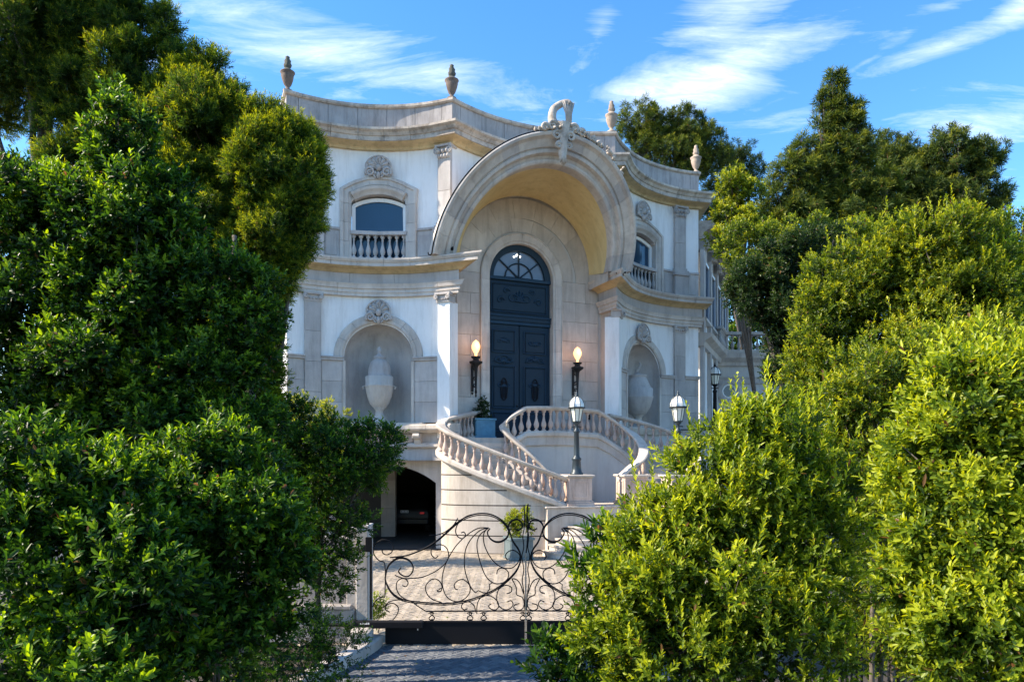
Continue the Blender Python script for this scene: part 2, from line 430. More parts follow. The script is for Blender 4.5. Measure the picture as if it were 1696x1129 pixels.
# ---- ornaments
def cartouche(bay, w, z, W, H, off, parent, mat=LIMEG, shell=9):
    """shell-topped rocaille crest: fan of lobes, side volutes, centre boss, drop leaf"""
    mb = MB(); n = shell * 6; rows = []
    for q in range(7):
        f = q / 6; row = []
        for i in range(n + 1):
            a = R(-28 + 236 * i / n); lob = abs(math.cos((i / n) * math.pi * shell))
            rr = (.86 + .14 * lob); x = math.cos(a) * W / 2 * rr * f * (1 - .25 * max(0, math.sin(a)) ** 3); y = math.sin(a) * H * .52 * rr * f * (1.0 if a < math.pi / 2 else 1.0)
            h = (.05 + .09 * math.sin(f * math.pi * .85)) * (.55 + .45 * lob) * (1 if q < 6 else .25)
            row.append(bay.to3(w + x, z + y, off + h))
        rows.append(row)
    rows.append([bay.to3(w + math.cos(R(-28 + 236 * i / n)) * W / 2 * (.8), z + math.sin(R(-28 + 236 * i / n)) * H * .43, off - .02) for i in range(n + 1)])
    mb.grid(rows); o = mb.build('cartouche', mat, parent, True)
    m2 = MB()
    for s_ in (-1, 1):   # volutes
        pts = []
        for k in range(22):
            t = k / 21; a = R(-40 + 560 * t); r = W * .20 * (1 - .78 * t)
            pts.append(bay.to3(w + s_ * (W * .34 + math.cos(a) * r), z - H * .22 + math.sin(a) * r, off + .11))
        m2.tube(pts, [.045 - .02 * k / 21 for k in range(22)], 6)
        pts = [bay.to3(w + s_ * a_, z + b_, off + .09) for a_, b_ in ((.10 * W, -.46 * H), (.24 * W, -.30 * H), (.46 * W, -.10 * H), (.50 * W, .12 * H), (.36 * W, .34 * H), (.16 * W, .46 * H), (.0, .50 * H))]
        m2.tube([Vector(p) for p in spl([tuple(p) for p in pts], 4)], .028, 5)
    m2.build('scroll', mat, o, True)
    m3 = MB()
    for (dx, dz, rx, rz, rr) in ((0, -.02, .13, .17, .16), (0, -.34, .10, .17, .13), (-.13, -.26, .07, .12, .10), (.13, -.26, .07, .12, .10), (0, .40, .09, .10, .12)):
        rows = []
        for i in range(7):
            a = math.pi / 2 * i / 6
            rows.append([bay.to3(w + W * dx + W * rx * math.sin(a) * math.cos(2 * math.pi * k / 10), z + H * dz + H * rz * math.sin(a) * math.sin(2 * math.pi * k / 10), off + .05 + rr * .8 * math.cos(a)) for k in range(10)])
        m3.grid(rows, cv=True); m3.build('boss', mat, o, True); m3 = MB()
    return o
def capital(bay, w0, w1, z0, z1, off, parent, mat=LIMEG, corinthian=False):
    """abacus, volutes and (corinthian) two rows of leaves"""
    mb = MB(); c = (w0 + w1) / 2; hw = (w1 - w0) / 2
    o = bbox_('capital', bay, w0 - .06, w1 + .06, z1 - .07, z1, off - .30, off + .10, mat, parent)
    def lobe(x, z, rx, rz, d, base=off):
        rows = []
        for i in range(5):
            a = math.pi / 2 * i / 4
            rows.append([bay.to3(x + rx * math.sin(a) * math.cos(2 * math.pi * k / 8), z + rz * math.sin(a) * math.sin(2 * math.pi * k / 8), base + d * math.cos(a)) for k in range(8)])
        mb.grid(rows, cv=True)
    h = z1 - z0
    if corinthian:
        for r_ in range(2):
            m = 4 - r_
            for k in range(m): lobe(w0 + (k + .5) * 2 * hw / m, z0 + h * (.22 + .3 * r_), .07, h * .2, .10 + .05 * r_)
        bbox_('capital_core', bay, w0, w1, z0 - .03, z1 - .07, off - .3, off + .01, mat, o, 0)
    else:
        bbox_('capital_core', bay, w0 - .02, w1 + .02, z0 - .02, z1 - .07, off - .3, off + .03, mat, o, 0)
        for k in range(5): lobe(w0 + (k + .5) * 2 * hw / 5, z0 + h * .25, .035, .045, .06, off + .02)
    for s_ in (-1, 1):
        pts = []
        for k in range(18):
            t = k / 17; a = R(90 - s_ * 620 * t); r = h * .27 * (1 - .75 * t)
            pts.append(bay.to3(c + s_ * (hw - .01) + math.cos(a) * r, z1 - .07 - h * .27 + math.sin(a) * r, off + .09))
        mb.tube(pts, .026, 5)
    mb.build('volute', mat, o, True); return o
def pilaster(bay, w0, w1, z0, z1, off, parent, mat=LIMEG, course=.9, d=.3):
    n = max(1, round((z1 - z0) / course))
    for i in range(n):
        bbox_('pilaster_block', bay, w0, w1, z0 + (z1 - z0) * i / n + .003, z0 + (z1 - z0) * (i + 1) / n - .003, off - d, off, mat, parent, .006, 1)

# baluster prototype (unit height .62)
def baluster_mesh(h=.62, r=.085, mat=PINK):
    prof = [(.9, 0), (.9, .07), (.55, .09), (.45, .12), (.75, .18), (1.0, .28), (.98, .36), (.62, .50), (.38, .62), (.34, .74), (.52, .79), (.40, .82), (.42, .86), (.85, .92), (.85, 1.0)]
    return MB().lathe([(a * r, b * h) for a, b in prof], n=10).mesh('baluster', mat, True)
BAL_P = baluster_mesh(); BAL_L = baluster_mesh(.60, .085, LIMEG); BAL_U = baluster_mesh(.60, .085, LIMEG)

# ------------------------------------------------------------------ ground
def ground_z(x, y):
    return min(.1, max(0.0, (y - 12.5) * .02))
g = MB()
xs = [-900, -200, -60, -25, -14, -8, -4, 0, 4, 8, 14, 25, 60, 200, 900]; ys = [-300, -60, -10, 0, 4, 8, 12.5, 17.5, 22, 30, 45, 80, 200, 600, 1500]
g.grid([[(x, y, (-.06 + ground_z(x, y))) for y in ys] for x in xs])
GR = g.build('ground', SOIL); GR['kind'] = 'structure'
# paving: herringbone of individual pavers
def paver_m(name, a, b, c):
    m, N, L, bs = nodes(name); bs.inputs['Roughness'].default_value = .8
    g = N.new('ShaderNodeNewGeometry'); oi = N.new('ShaderNodeObjectInfo')
    at = N.new('ShaderNodeAttribute'); at.attribute_name = 'tone'
    ad = N.new('ShaderNodeMath'); ad.operation = 'ADD'; L.new(oi.outputs['Random'], ad.inputs[0]); L.new(at.outputs['Fac'], ad.inputs[1])
    fr = N.new('ShaderNodeMath'); fr.operation = 'FRACT'; L.new(ad.outputs[0], fr.inputs[0])
    r = N.new('ShaderNodeValToRGB'); e = r.color_ramp.elements; e[0].color = (*a, 1); e[1].color = (*c, 1); k = e.new(.5); k.color = (*b, 1)
    L.new(fr.outputs[0], r.inputs[0])
    n = N.new('ShaderNodeTexNoise'); n.inputs['Scale'].default_value = 30; n.inputs['Detail'].default_value = 5; L.new(g.outputs['Position'], n.inputs[0])
    n2 = N.new('ShaderNodeTexNoise'); n2.inputs['Scale'].default_value = .9; n2.inputs['Detail'].default_value = 4; L.new(g.outputs['Position'], n2.inputs[0])
    mu = N.new('ShaderNodeMath'); mu.operation = 'ADD'; L.new(n.outputs[0], mu.inputs[0]); L.new(n2.outputs[0], mu.inputs[1])
    mm = N.new('ShaderNodeMath'); mm.operation = 'MULTIPLY_ADD'; L.new(mu.outputs[0], mm.inputs[0]); mm.inputs[1].default_value = .55; mm.inputs[2].default_value = .45
    mx = N.new('ShaderNodeMix'); mx.data_type = 'RGBA'; mx.blend_type = 'MULTIPLY'; mx.inputs['Factor'].default_value = 1
    L.new(r.outputs[0], mx.inputs['A']); L.new(mm.outputs[0], mx.inputs['B']); L.new(mx.outputs['Result'], bs.inputs['Base Color'])
    bp = N.new('ShaderNodeBump'); bp.inputs['Strength'].default_value = .3; bp.inputs['Distance'].default_value = .01; L.new(n.outputs[0], bp.inputs['Height']); L.new(bp.outputs[0], bs.inputs['Normal'])
    return m
PAVE_D = paver_m('shaded_paver', (.075, .085, .10), (.105, .115, .13), (.14, .15, .16))  # shade in front of the gate put into a darker, bluer paver colour
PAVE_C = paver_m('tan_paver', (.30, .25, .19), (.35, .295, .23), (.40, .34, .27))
JOINT = plain('joint_sand', (.035, .03, .028), .95, noise=.3, scale=30)
drive = MB(); drive.grid([[(x, y, ground_z(x, y) - .012) for y in (11.65, 12.5, 15, 17.5, 20, 26)] for x in (-8.5, -4, 0, 4, 9)]); drive.grid([[(x, y, -.012) for y in (3, 7, 11.648)] for x in (-2.9, 2.4)])
DR = drive.build('driveway', JOINT); DR['kind'] = 'structure'
def herring():
    a, b = .20, .10; g = .012; ang = R(45); ca, sa = math.cos(ang), math.sin(ang); out = []
    for i in range(-170, 170):
        for j in range(-170, 170):
            # classic 2:1 herringbone lattice
            k = (i - j) % 4
            if k == 0: x, y, w, h = i * b, j * b, a, b
            elif k == 3: x, y, w, h = i * b, j * b - b + b, b, a
            else: continue
            if k == 3:
                y = j * b
            cx, cy = x + w / 2, y + h / 2
            X = cx * ca - cy * sa; Y = 14 + cx * sa + cy * ca
            out.append((X, Y, w / 2 - g / 2, h / 2 - g / 2))
    return out
pv = [p for p in herring() if 8.6 < p[1] < 22.6 and abs(p[0] - .5) < 6.6]
pv = [p for p in pv if -.30 * p[1] < p[0] < .30 * p[1] + .6 and (p[1] > 11.65 or -2.8 < p[0] < 2.35)]
near = sorted([p for p in pv if p[1] < 11.62 and -2.45 < p[0] < 1.6], key=lambda p: (p[1] > 11.55, p[0] > .9, -p[1]))[:300]
ns = set(near)
def pav_mesh(w, h, t=.05, b=.008):
    m = MB(); 
    rows = [[(-w, -h, -t), (w, -h, -t), (w, h, -t), (-w, h, -t)], [(-w, -h, -b), (w, -h, -b), (w, h, -b), (-w, h, -b)], [(-w + b, -h + b, 0), (w - b, -h + b, 0), (w - b, h - b, 0), (-w + b, h - b, 0)]]
    m.grid(rows, cv=True, flip=True); m.f.append((8, 9, 10, 11)); return m
mA = pav_mesh(.094, .044).mesh('paver', PAVE_D); mB = pav_mesh(.044, .094).mesh('paver', PAVE_D)
for p in near:
    o = inst('paver', mA if p[2] > p[3] else mB, DR, (p[0], p[1], ground_z(p[0], p[1]) + rnd.uniform(-.002, .003)), R(45))
    o.rotation_euler.x = rnd.uniform(-.008, .008)
def joined_pavers(name, lst, mat, grow=0.0):
    V = []; Fc = []; T = []; ca, sa = math.cos(R(45)), math.sin(R(45)); b = .006
    for (X, Y, w, h) in lst:
        w += grow; h += grow
        z0 = ground_z(X, Y) + rnd.uniform(-.003, .003); tx, ty = rnd.uniform(-.012, .012), rnd.uniform(-.012, .012); s = len(V); tn = rnd.random()
        for (hw, hh, z) in ((w, h, -.02), (w - b, h - b, 0)):
            for x, y in ((-hw, -hh), (hw, -hh), (hw, hh), (-hw, hh)):
                V.append((X + x * ca - y * sa, Y + x * sa + y * ca, z0 + z + x * tx + y * ty)); T.append(tn)
        Fc.append((s + 4, s + 5, s + 6, s + 7))
        for k in range(4): Fc.append((s + k, s + (k + 1) % 4, s + 4 + (k + 1) % 4, s + 4 + k))
    me = bpy.data.meshes.new(name); me.from_pydata(V, [], Fc); me.materials.append(mat)
    at = me.attributes.new('tone', 'FLOAT', 'POINT'); at.data.foreach_set('value', T)
    o = bpy.data.objects.new(name, me); link(o, DR); o['kind'] = 'stuff'; return o
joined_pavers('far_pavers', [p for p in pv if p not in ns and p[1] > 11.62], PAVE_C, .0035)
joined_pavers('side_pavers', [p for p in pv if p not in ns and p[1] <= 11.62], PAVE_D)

# ------------------------------------------------------------------ facade: lower left and right bays
NZ, DZ = 4.11, 6.2      # floor of the bay, dado height
SPRING = 6.2
def lower_bay(bay, first):
    k = bay.k; L = bay.L; nc = .21
    # stucco wall with the niche cut out
    hole = arch_hole(nc, 1.10, NZ, SPRING)
    wall('wall', bay, ws_for(L, nc, 1.10), NZ, 8.2, hole, STUCCO, house, depth=.02)
    # dado facing panels in grey stone, proud of the stucco
    for (a, b) in ((-2.55 * k, -2.10), (-1.58, nc - 1.14), (nc + 1.14, 2.14 * k)):
        n = 3
        for i in range(n):
            bbox_('dado_block', bay, a, b, NZ + (DZ - .1 - NZ) * i / n + .003, NZ + (DZ - .1 - NZ) * (i + 1) / n - .003, -.04, .045, LIMEG, house, .006)
        bbox_('dado_cap', bay, a - .02, b + .02, DZ - .10, DZ - .03, -.03, .10, LIMEG, house); bbox_('dado_cap', bay, a - .03, b + .03, DZ - .028, DZ + .03, -.03, .13, LIMEG, house)
    # niche: half-round in plan with a quarter-sphere head
    mb = MB(); n = 20; r = 1.10; dep = .75
    rows = []
    for z in (NZ, 5.2, SPRING): rows.append([bay.to3(nc - r * math.cos(math.pi * i / n), z, -dep * math.sin(math.pi * i / n)) for i in range(n + 1)])
    for q in range(1, 10):
        a = math.pi / 2 * q / 9
        rows.append([bay.to3(nc - r * math.cos(a) * math.cos(math.pi * i / n), SPRING + r * math.sin(a), -dep * math.cos(a) * math.sin(math.pi * i / n)) for i in range(n + 1)])
    mb.grid(rows, flip=not bay.mir); mb.build('niche', LIMEG, house, True)
    bbox_('niche_sill', bay, nc - 1.5, nc + 1.5, NZ - .08, NZ, -.9, .30, LIME, house)
    # archivolt in separate voussoirs, with jamb strips
    prof = [(0, -.02), (0, .07), (-.05, .10), (-.12, .10), (-.13, .07), (-.27, .07), (-.30, .03), (-.31, -.02)]
    prof = [(-q, o_) for q, o_ in prof]
    band('voussoir', bay, arc(nc, SPRING + .03, 1.12, 180, 0, 30), prof, LIME, house, .52, .010)
    for s_ in (-1, 1):
        bbox_('niche_jamb', bay, nc + s_ * 1.105 - .045, nc + s_ * 1.105 + .045, NZ, DZ - .1, -.05, .075, LIME, house)
    cartouche(bay, nc, 7.68, .78, .78, .06, house)
    # pilasters
    pilaster(bay, -2.08, -1.60, NZ, 7.95, .09, house)
    capital(bay, -2.08, -1.60, 7.95, 8.2, .09, house)
    a, b = 2.16 * k, 2.56 * k
    bbox_('column', bay, a, b, NZ - .5, 7.93, -.35, .16, STUCCO, house)
    capital(bay, a, b, 7.93, 8.2, .18, house)
    # entablature over the lower storey, cut in stones, with a return at the inner end
    line = bay.line(); pts = [Vector(p) for p in line]
    if bay is LB: pts = [P0] + pts + [pts[-1] + INW * .9]; cs = [c1, c1 + cumlen(line)[-1]]
    else: pts = [pts[0] + INW * .9] + pts + [P5]; cs = [.9, .9 + cumlen(line)[-1]]
    pts = [tuple(p) for p in pts]
    sweep_blocks('architrave_stone', pts, [(-.2, 8.18), (.12, 8.18), (.12, 8.28), (.15, 8.29), (.15, 8.40), (.19, 8.41), (.21, 8.50), (.24, 8.56), (-.2, 8.56)], 1.1, .008, LIME, house, corners=cs)
    sweep_blocks('frieze_stone', pts, [(-.2, 8.56), (.13, 8.56), (.13, 8.90), (-.2, 8.90)], 1.3, .008, LIMEG, house, corners=cs)
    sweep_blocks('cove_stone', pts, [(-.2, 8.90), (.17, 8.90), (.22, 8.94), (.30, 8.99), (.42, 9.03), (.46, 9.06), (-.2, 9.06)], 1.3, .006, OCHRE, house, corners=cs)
    sweep_blocks('cornice_stone', pts, [(-.25, 9.06), (.48, 9.06), (.48, 9.17), (.51, 9.18), (.55, 9.25), (.55, 9.30), (-.25, 9.33)], 1.0, .010, LIME, house, corners=cs)
lower_bay(LB, True); lower_bay(RB, False)

# ------------------------------------------------------------------ facade: upper bays
def upper_bay(bay):
    k = bay.k; L = bay.L; nc = .21; zs = 11.25
    hole = seg_hole(nc, .885, 9.33, zs, .28)
    wall('wall', bay, ws_for(L, nc, .885), 9.3, 12.92, hole, STUCCO, house, depth=.38)
    # dado
    for (a, b) in ((-2.55 * k, -2.12), (-1.56, nc - 1.25), (nc + 1.25, 2.12 * k)):
        if b - a < .1: continue
        bbox_('dado_panel', bay, a, b, 9.33, 10.28, -.03, .05, LIMEG, house)
        bbox_('panel_field', bay, a + .09, b - .09, 9.46, 10.14, .0, .068, LIMEG, house)
        bbox_('dado_cap', bay, a - .01, b + .01, 10.28, 10.36, -.03, .09, LIMEG, house)
    # window
    wdw = thing_part('window', bay, nc, 10.3)
    ga = seg_hole(nc, .75, 10.34, zs - .12, .2)
    mb = MB(); n = 12; ws = [nc - .75 + 1.5 * i / n for i in range(n + 1)]
    rows = [[bay.to3(w, 10.34, -.22), bay.to3(w, (ga(max(nc - .749, min(nc + .749, w))))[1], -.22)] for w in ws]
    mb.grid(rows, flip=not bay.mir); mb.build('pane', GLASS, wdw)
    fr = [(nc - .80, 10.28), (nc - .80, zs - .10)] + [(w, seg_hole(nc, .81, 0, zs - .10, .23)(w)[1]) for w in [nc - .79 + 1.58 * i / 12 for i in range(13)]] + [(nc + .80, zs - .10), (nc + .80, 10.28)]
    pr = [(-.055, -.26), (-.055, -.16), (.055, -.14), (.055, -.26)]
    band('frame', bay, fr, pr, WHITEP, wdw); bbox_('frame', bay, nc - .80, nc + .80, 10.26, 10.34, -.26, -.14, WHITEP, wdw)
    # window glass carried down to the floor behind the balusters
    bbox_('lower_pane', bay, nc - .88, nc + .88, 9.33, 10.27, -.36, -.25, GLASS, house, 0)
    # stone surround with cranked head
    zt = 11.72
    path = [(nc - 1.05, 9.33), (nc - 1.05, zt - .18), (nc - .72, zt), (nc - .35, zt + .14), (nc, zt + .17), (nc + .35, zt + .14), (nc + .72, zt), (nc + 1.05, zt - .18), (nc + 1.05, 9.33)]
    pr = [(.19, -.02), (.19, .10), (.15, .13), (.08, .13), (.07, .09), (-.08, .09), (-.10, .06), (-.18, .05), (-.18, -.3), (.0, -.3)]
    band('surround_stone', bay, path, pr, LIME, house, .62, .008)
    hp = [(nc - .86, zs + .16)] + [(w, seg_hole(nc, .88, 0, zs + .16, .26)(w)[1]) for w in [nc - .8 + 1.6 * i / 10 for i in range(11)]] + [(nc + .86, zs + .16)]
    band('window_hood', bay, hp, [(-.17, -.3), (-.17, .06), (-.10, .10), (-.02, .17), (.06, .19), (.09, .14), (.12, .04), (.12, -.3)], LIME, house)
    cartouche(bay, nc, 12.33, .82, .74, .08, house)
    # balconette
    bal = bbox_('balconette', bay, nc - .9, nc + .9, 10.17, 10.29, -.14, .10, LIMEG, house); bbox_('balconette_plinth', bay, nc - .9, nc + .9, 9.33, 9.43, -.14, .08, LIMEG, bal)
    for i in range(8):
        w = nc - .80 + 1.6 * i / 7; p = bay.to3(w, 9.43, -.02); inst('baluster', BAL_U, bal, p, 0, (1, 1, 1.23))
    # pilasters on pedestals
    for (a, b) in ((2.16 * k, 2.56 * k), (-2.08, -1.60)):
        bbox_('pedestal', bay, a - .06, b + .06, 9.33, 10.15, -.05, .20, LIMEG, house); bbox_('pedestal_cap', bay, a - .11, b + .11, 10.15, 10.24, -.05, .25, LIMEG, house)
        bbox_('pilaster_base', bay, a - .09, b + .09, 10.24, 10.36, -.05, .20, LIMEG, house); bbox_('pilaster_base', bay, a - .04, b + .04, 10.36, 10.46, -.05, .15, LIMEG, house)
        pilaster(bay, a, b, 10.46, 12.45, .12, house); capital(bay, a, b, 12.45, 12.9, .12, house, corinthian=True)
def thing_part(name, bay, w, z):
    p = bay.to3(w, z, 0); o = bpy.data.objects.new(name, None); o.empty_display_size = .1; return link(o, house, p)
upper_bay(LB); upper_bay(RB)

# main cornice and parapet round the whole front
path = [tuple(p) for p in ring_path]
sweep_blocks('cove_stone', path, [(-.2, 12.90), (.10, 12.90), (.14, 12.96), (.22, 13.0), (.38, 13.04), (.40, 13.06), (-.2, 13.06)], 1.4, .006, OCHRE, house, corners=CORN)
sweep_blocks('cornice_stone', path, [(-.2, 13.06), (.44, 13.06), (.44, 13.20), (.47, 13.21), (.52, 13.30), (.60, 13.36), (.60, 13.43), (-.2, 13.50)], 1.0, .012, LIMEC, house, corners=CORN)
sweep_blocks('parapet_plinth', path, [(-.25, 13.45), (.05, 13.45), (.05, 13.60), (.02, 13.62), (-.25, 13.62)], 1.6, .010, LIMEW, house, corners=CORN)
sweep_blocks('parapet_panel', path, [(-.25, 13.62), (.01, 13.62), (.01, 14.27), (-.25, 14.27)], .92, .016, LIMEW, house, corners=CORN)
sweep_blocks('parapet_coping', path, [(-.32, 14.27), (.05, 14.27), (.09, 14.31), (.09, 14.385), (-.32, 14.40)], 1.2, .008, LIMEC, house, corners=CORN)
backing = MB(); sweep(backing, path, [(-.22, 12.7), (-.03, 12.7), (-.03, 14.3), (-.22, 14.3)]); backing.build('parapet_core', LIMEG, house)
# side walls, back and roof close the block
mb = MB()
zc = 13.6
rp = offset(path, -.1)
mb.poly([(p.x, p.y, zc) for p in rp])
mb.build('roof', LIMEG, house)
mb = MB()
p0, p1, p4, p5 = rp[0], Vector(path[1]), Vector(path[-2]), rp[-1]
mb.poly([(p0.x, p0.y, 0), (p1.x, p1.y, 0), (p1.x, p1.y, 13), (p0.x, p0.y, 13)])
mb.poly([(p4.x, p4.y, 0), (p5.x, p5.y, 0), (p5.x, p5.y, 13), (p4.x, p4.y, 13)])
mb.poly([(p5.x, p5.y, 0), (p0.x, p0.y, 0), (p0.x, p0.y, 13), (p5.x, p5.y, 13)])
mb.build('side_wall', STUCCO, house)

# upper centre wall behind the hood
HW, HR = -.02, 2.98
wall('wall', CB, ws_for(CB.L, HW, HR), 8.9, 12.92, arch_hole(HW, HR, 8.9, 9.3, 2.98), STUCCO, house, depth=.3)

# ------------------------------------------------------------------ entrance wall (flat), ashlar, door
DO = Vector((.31, 25.04)); DU = Vector((.917, .40)).normalized(); DN = Vector((DU.y, -DU.x))
class Flat:
    mir = False; k = 1
    def pt(s, w, off=0): return DO + DU * w + DN * off
    def to3(s, w, z, off=0): p = s.pt(w, off); return Vector((p.x, p.y, z))
FL = Flat()
LANDZ = 3.62; DC = .03; DSZ = 9.17; DRAD = 1.19
# backing wall with door opening
ws = [-2.6 + 5.8 * i / 20 for i in range(21)] + [DC + (DRAD + .30) * math.sin(math.pi / 2 * i / 20) * s_ for i in range(21) for s_ in (-1, 1)]
wall('wall', FL, ws, 1.2, 12.4, arch_hole(DC, DRAD + .02, LANDZ, DSZ), GREYST, house, off=-.03, depth=.45)
def ash(w0, w1, z0, z1): bbox_('ashlar', FL, w0 + .004, w1 - .004, z0 + .004, z1 - .004, -.05, rnd.uniform(.0, .006), LIME, house, .006, 1)
zrow = [3.62 + .70 * i for i in range(9)]      # 3.62 .. 9.22
sur = DRAD + .36
for i in range(8):
    z0, z1 = zrow[i], zrow[i + 1]
    o_ = .28 if i % 2 else 0
    ash(-2.35, DC - sur, z0, z1) if i % 2 else (ash(-2.35, -1.86, z0, z1), ash(-1.86, DC - sur, z0, z1))
    c = 2.25 + (.3 if i % 2 else -.1)
    ash(DC + sur, c, z0, z1); ash(c, 3.05, z0, z1)
# radiating stones between the door ring and the back arc
ZC = 9.22
for ring_i, (ra, rb) in enumerate(((sur, 2.02), (2.02, 2.72))):
    nseg = 7 + 2 * ring_i; m0 = 180
    for i in range(nseg):
        a0, a1 = R(180 - 180 * i / nseg), R(180 - 180 * (i + 1) / nseg); c = .20 * (ring_i * .5)
        mbv = MB(); pts = []
        for r_ in (ra + .004, rb - .004):
            row = []
            for q in range(5):
                a = a0 + (a1 - a0) * (q / 4) + (.004 / r_) * (1 if q == 0 else -1 if q == 4 else 0) * -1
                w, z = DC + c + r_ * math.cos(a), ZC + r_ * math.sin(a); row.append((w, z))
            pts.append(row)
        of = rnd.uniform(0, .006)
        mbv.grid([[FL.to3(w, z, of) for w, z in pts[0]], [FL.to3(w, z, of) for w, z in pts[1]]])
        edge = pts[0] + pts[1][::-1]
        mbv.grid([[FL.to3(w, z, of) for w, z in edge], [FL.to3(w, z, -.04) for w, z in edge]], cv=True)
        mbv.build('voussoir', LIME, house)
# door surround
dpath = [(DC - DRAD - .18, LANDZ), (DC - DRAD - .18, DSZ)] + arc(DC, DSZ, DRAD + .18, 178, 2, 26) + [(DC + DRAD + .18, DSZ), (DC + DRAD + .18, LANDZ)]
band('surround_stone', FL, dpath, [(.175, -.03), (.175, .10), (.14, .12), (.11, .09), (-.08, .06), (-.10, .03), (-.17, .02), (-.17, -.3), (.0, -.3)], LIME, house, .78, .006)

door = link(bpy.data.objects.new('entrance_door', None), house, FL.to3(DC, LANDZ, -.2)); door['label'] = 'tall navy double door with carved panels and fanlight'
dk = -.22
bbox_('door_backing', FL, DC - DRAD - .02, DC + DRAD + .02, LANDZ - .1, DSZ, dk - .12, dk - .05, DOOR, door, 0)
def dpanel(w0, w1, z0, z1, name='panel'):
    fr = [(w0, z0), (w0, z1), (w1, z1), (w1, z0), (w0, z0)]
    bbox_(name, FL, w0 + .05, w1 - .05, z0 + .05, z1 - .05, dk - .02, dk + .025, DOOR, door, .02, 1)
    mb = MB()
    for a, b in zip(fr[:-1], fr[1:]): mb.tube([FL.to3(a[0], a[1], dk + .03), FL.to3(b[0], b[1], dk + .03)], .022, 6)
    mb.build('panel_moulding', DOOR2, door)
Z1, Z2, Z3 = 7.58, 7.90, 9.10
for s_ in (-1, 1):      # leaves
    a, b = (DC - DRAD + .02, DC - .012) if s_ < 0 else (DC + .012, DC + DRAD - .02)
    bbox_('door_leaf', FL, a, b, LANDZ + .02, Z1, dk - .05, dk, DOOR, door, .01, 1)
    m = (a + b) / 2; wv = .42
    dpanel(m - wv, m + wv, LANDZ + .28, 4.55); dpanel(m - wv, m + wv, 4.70, 6.15); dpanel(m - wv, m + wv, 6.62, 7.38)
    # carved rocaille: curling stems and leaf bosses
    mb = MB()
    for (c0, z0, sc, fl) in ((m, 6.38, .36, s_), (m, 7.0, .26, -s_), (m, 5.5, .25, s_), (m, 4.12, .22, -s_)):
        for q in (-1, 1):
            pts = []
            for k in range(20):
                t = k / 19; an = R(200 - 420 * t); r = sc * .5 * (1 - .7 * t)
                pts.append(FL.to3(c0 + q * (sc * .55 + r * math.cos(an)), z0 + fl * r * math.sin(an) * .7, dk + .04))
            mb.tube(pts, [.030 - .016 * k / 19 for k in range(20)], 5)
        for k in range(5):
            aa = R(20 + 35 * k); mb.tube([FL.to3(c0, z0, dk + .05), FL.to3(c0 + math.cos(aa) * sc * .6, z0 + fl * math.sin(aa) * sc * .55, dk + .03)], [.035, .012], 5)
        mb.tube([FL.to3(c0 - sc * .9, z0, dk + .03), FL.to3(c0 + sc * .9, z0, dk + .03)], .014, 5); mb.build('carving', DOOR2, door, True); mb = MB()
    arcpts = [FL.to3(m - wv + .06 + (2 * wv - .12) * k / 14, 6.30 + .22 * math.sin(math.pi * k / 14), dk + .03) for k in range(15)]
    mb.tube(arcpts, .022, 5)
    mb.build('carving', DOOR2, door, True)
    # grille-like central oval with knocker
    mb = MB(); ov = [FL.to3(m + .12 * math.cos(2 * math.pi * k / 20), 5.35 + .38 * math.sin(2 * math.pi * k / 20), dk + .05) for k in range(20)]
    mb.tube(ov, .02, 5, closed=True)
    for k in range(5): mb.tube([FL.to3(m - .11 + .055 * k, 5.05, dk + .05), FL.to3(m - .11 + .055 * k, 5.62, dk + .05)], .014, 4)
    mb.build('grille', IRON, door)
    mb = MB(); kp = DC + s_ * .10; mb.lathe([(.0, 0), (.03, .01), (.03, .05), (.0, .06)], tuple(FL.to3(kp, 4.75, dk + .05)), 8); mb.build('door_handle', IRON, door)
bbox_('transom', FL, DC - DRAD + .01, DC + DRAD - .01, Z1 + .01, Z1 + .12, dk - .06, dk + .06, DOOR2, door); bbox_('transom', FL, DC - DRAD + .01, DC + DRAD - .01, Z1 + .125, Z2 - .06, dk - .06, dk + .10, DOOR, door)
bbox_('transom', FL, DC - DRAD + .01, DC + DRAD - .01, Z2 - .055, Z2, dk - .06, dk + .13, DOOR2, door)
bbox_('overdoor_panel', FL, DC - DRAD + .02, DC + DRAD - .02, Z2 + .01, Z3, dk - .05, dk, DOOR, door); dpanel(DC - DRAD + .14, DC + DRAD - .14, Z2 + .12, Z3 - .10)
mb = MB()
for q in (-1, 1):
    for (o_, sc, zz) in ((.25, .42, 8.5), (.72, .30, 8.42), (.50, .25, 8.75)):
        pts = []
        for k in range(22):
            t = k / 21; an = R(180 - 460 * t); r = sc * .5 * (1 - .75 * t); pts.append(FL.to3(DC + q * (o_ + r * math.cos(an)), zz + r * math.sin(an) * .8, dk + .045))
        mb.tube(pts, [.034 - .02 * k / 21 for k in range(22)], 5); mb.build('carving', DOOR2, door, True); mb = MB()
for k in range(7):
    aa = R(180 * k / 6); mb.tube([FL.to3(DC, 8.42, dk + .06), FL.to3(DC + math.cos(aa) * .25, 8.42 + math.sin(aa) * .36, dk + .04)], [.05, .02], 5)
mb.build('carving', DOOR2, door, True)
bbox_('transom', FL, DC - DRAD + .01, DC + DRAD - .01, Z3 + .01, DSZ + .04, dk - .06, dk + .09, DOOR2, door)
